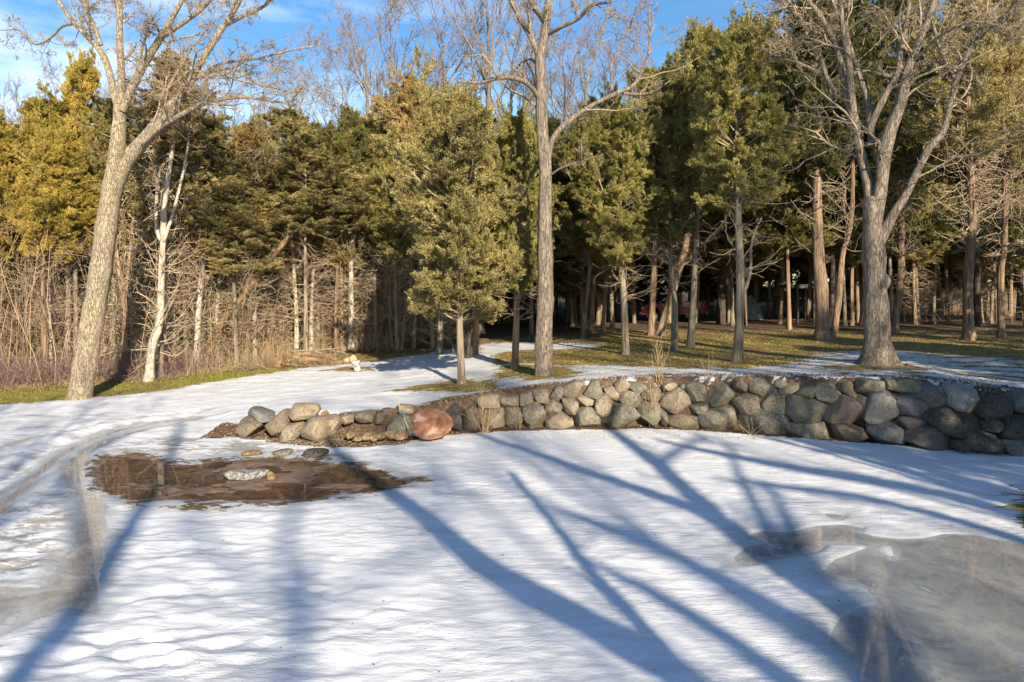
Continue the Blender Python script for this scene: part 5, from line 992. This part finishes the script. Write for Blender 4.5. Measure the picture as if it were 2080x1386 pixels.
# tarpaulin
Dq = 50.; gx = (1508-CX)*Dq/FPX; m_tarp = simple('grey_tarpaulin', (.20, .24, .27), .55, 0, .3, 4, .5)
nx_, nz_ = 60, 24; a2 = Acc(); V = []
for j in range(nz_):
    v_ = j/(nz_-1)
    for i in range(nx_):
        u_ = i/nx_*2*math.pi; rx = 1.45*(1-.55*v_**1.4); ry = .9*(1-.8*v_**1.2); f_ = 1+.07*math.sin(u_*9+1)*(1-v_)+.05*math.sin(u_*17+v_*3)*(1-v_)
        V.append((rx*math.cos(u_)*f_, ry*math.sin(u_)*f_, 1.85*v_**.8*(1+.05*math.sin(u_*2))))
idx = np.arange(nz_*nx_).reshape(nz_, nx_); a2.add(V, np.stack([idx[:-1], np.roll(idx[:-1], -1, 1), np.roll(idx[1:], -1, 1), idx[1:]], -1).reshape(-1, 4)); a2.add(V, [list(idx[-1])])
tag(a2.build('tarpaulin', m_tarp, loc=(gx, Dq, float(gz(gx, Dq))-.03)), 'grey blue tarpaulin draped over a tall heap behind the dark trunks', 'tarpaulin')
# plank shelter
Ds_ = 43.; gx = (1625-CX)*Ds_/FPX; zz = float(gz(gx, Ds_)); sh = empty('plank_shelter', (gx, Ds_, zz), 'dark open shelter with flat plank top on posts among the trees', 'shelter'); m_pl = simple('dark_planks', (.07, .06, .045), .8, 0, .4)
top_z = HCAM-(578-HY)*Ds_/FPX-zz
a2 = Acc(); boxm(a2, -1.05, 1.1, -.7, .7, top_z-.06, top_z); boxm(a2, -1.02, 1.07, -.66, -.6, top_z-.24, top_z-.063); boxm(a2, -1.02, 1.07, .6, .66, top_z-.24, top_z-.063); a2.build('roof_planks', m_pl, sh, smooth=False)
for x in (-.42, .62):
    for y in (-.63, .63): a2 = Acc(); boxm(a2, x-.06, x+.06, y-.055, y+.055, -.1, top_z-.066); a2.build('post', m_pl, sh, smooth=False)
log([(1702, 634, 0), (1730, 632, 0), (1765, 634, 0)], 4, 4, M['dark'], 'long dark fallen log at the back left of the big spreading tree', 52, 'fallen_log')
log([(1838, 634, 0), (1860, 633, 0), (1880, 635, 0)], 3, 3, M['dark'], 'short fallen log in front of the far reeds', 55, 'fallen_log')
# ------------------------------------------------------------------ trees behind the viewpoint whose shadows fall on the snow
def shadow_tree(label, base, limbs, seed, m=5):
    B = np.array(base, float); z0 = 0.; root = empty('bare_tree', (B[0], B[1], 0), label, 'tree'); T = Acc(); W = Acc(); rs = np.random.default_rng(seed)
    for li, pts in enumerate(limbs):
        P, r = [], []
        for p in pts:
            if len(p) == 4: P.append((p[0]-B[0], p[1]-B[1], p[2])); r.append(p[3]); continue
            G_ = low(p[0], p[1]); s = (G_-B)@SD; q = G_-SD*s-B; P.append((q[0], q[1], s*TE)); r.append(p[2]*G_[1]/FPX/2)
        P = np.array(P); T.add(*trunk_geo(P, r, 12, 40, .3 if li == 0 else 0, 5, seed+li, .04)); C = catmull(np.c_[P, r], 20)
        st = 9 if li == 0 else 3
        Q, RQ = spawn(C[None, st:, :3], np.minimum(C[None, st:, 3], .08), m, .32, 45, .05, rs, .1, 7, .2, .01, .5); W.add(*tubes(Q, RQ, 5))
        for mm, lr in ((4, .55), (4, .5)): Q, RQ = spawn(Q, RQ, mm, lr, 42, .03, rs, .2, 5, .2, .005, .6); W.add(*tubes(Q, RQ, 3))
    T.build('trunk', M['ash'], root); W.build('crown', M['twig'], root)
shadow_tree('leaning bare tree right behind the viewpoint', (6.6, -4.6), [
 [(6.6, -4.6, -.1, .34), (6.3, -4.5, 2., .30), (1640, 1640, 90), (1420, 1400, 85), (1200, 1270, 80), (980, 1150, 62), (880, 1065, 48), (780, 990, 36), (700, 930, 22), (660, 890, 10)],
 [(1420, 1400, 50), (1300, 1270, 40), (1200, 1160, 30), (1120, 1060, 20), (1040, 960, 12)]], 21, 4)
shadow_tree('tall forked bare tree behind the viewpoint to the right', (9.9, -6.5), [
 [(9.9, -6.5, -.1, .36), (9.9, -6.5, 2.5, .32), (2000, 1480, 90), (1790, 1290, 90), (1640, 1180, 85), (1520, 1100, 70), (1440, 1045, 42), (1300, 995, 34), (1180, 955, 30), (1070, 915, 24), (980, 885, 16), (900, 850, 8)],
 [(1540, 1110, 45), (1470, 1065, 45), (1400, 1000, 38), (1330, 940, 32), (1280, 900, 28), (1240, 872, 24), (1200, 845, 14)],
 [(1400, 1000, 18), (1360, 955, 18), (1350, 935, 17), (1390, 908, 14), (1430, 885, 10)],
 [(1600, 1150, 30), (1560, 1080, 22), (1520, 1000, 18), (1495, 950, 12), (1480, 900, 8)]], 22, 4)
shadow_tree('slim bare tree just behind the viewpoint', (4.6, -19.4), [
 [(4.6, -19.4, -.1, .24), (4.6, -19.4, 3., .22), (-40, 1480, 75), (60, 1370, 75), (140, 1260, 70), (215, 1150, 55), (270, 1060, 38), (310, 1000, 30), (345, 930, 22), (368, 860, 14)],
 [(180, 1200, 30), (180, 1130, 24), (150, 1040, 18), (110, 970, 12)]], 23, 4)
shadow_tree('spreading bare tree far behind the viewpoint', (9.7, -39), [
 [(9.7, -39, -.1, .3), (9.7, -39, 4., .28), (600, 1400, 52), (590, 1250, 42), (575, 1120, 32), (600, 1030, 26), (640, 960, 20), (700, 905, 12)],
 [(590, 1250, 28), (520, 1180, 26), (440, 1120, 22), (400, 1050, 17), (385, 950, 11)],
 [(595, 1300, 24), (700, 1200, 22), (860, 1120, 20), (905, 1040, 16), (895, 940, 11)]], 24, 6)
shadow_tree('wide limbed bare tree behind the viewpoint at far right', (17, -9), [
 [(17, -9, -.1, .36), (17, -9, 3., .34), (2700, 1300, 90), (2350, 1160, 80), (2080, 1050, 65), (1850, 990, 50), (1640, 955, 40), (1450, 920, 28), (1330, 892, 12)],
 [(2350, 1160, 50), (2150, 1120, 45), (1950, 1060, 40), (1750, 1010, 30), (1560, 985, 22), (1450, 970, 10)],
 [(2400, 1180, 45), (2200, 1010, 38), (2000, 955, 30), (1800, 930, 22), (1640, 915, 10)]], 25, 6)
shadow_tree('bare tree with parallel limbs behind the viewpoint', (11, -13), [
 [(11, -13, -.1, .32), (11, -13, 3., .3), (2150, 1700, 100), (1720, 1330, 80), (1480, 1190, 60), (1330, 1110, 40), (1200, 1060, 30), (1100, 1020, 12)],
 [(2150, 1700, 80), (1850, 1540, 80), (1650, 1420, 75), (1500, 1310, 60), (1370, 1230, 45), (1260, 1170, 28), (1160, 1120, 10)],
 [(1900, 1480, 60), (1780, 1300, 60), (1650, 1160, 45), (1600, 1060, 30), (1560, 980, 14)]], 26, 3)
for i, (x, y, h, w_) in enumerate([(-2, -9, 16, .9), (-7, -7, 15, .9), (-12, -10, 16, 1), (20, -6, 24, 1.1), (15, -4, 19, 1), (22, -16, 27, 1), (28, -8, 24, 1), (33, -20, 28, 1), (-6, -30, 18, .7), (38, -4, 24, 1), (18, -34, 30, 1), (-14, -22, 15, .8), (26, -30, 18, 1)]):
    place_bare(x, y, h, i, 'bare tree in the grove behind the viewpoint', 'bare trees behind the viewpoint', i*2.1, wsc=w_)
for i, (x, y, h, s_) in enumerate([(18.5, 9, 10, 1.3), (22, 13, 11, 1.4), (26, 17, 11, 1.4), (30, 22, 12, 1.4), (25, 9, 11, 1.3), (34, 27, 12, 1.4), (27, -2, 18, 1.8), (16.5, 3.2, 9, 1.2), (19.5, 5.5, 10, 1.3), (21, 0, 10, 1.2), (15.5, -1.5, 9, 1.), (23, 1, 9, 1.2), (29, 3, 10, 1.3), (26, -4, 10, 1.3), (36, 0, 11, 1.4)]):  # unseen cedars added to shade the right wall and streak the lawn
    fill(x, y, h, 2.2, 'thin', 'added shade cedars right of the viewpoint', 'unseen cedar added right of the viewpoint to cast shade', s_)
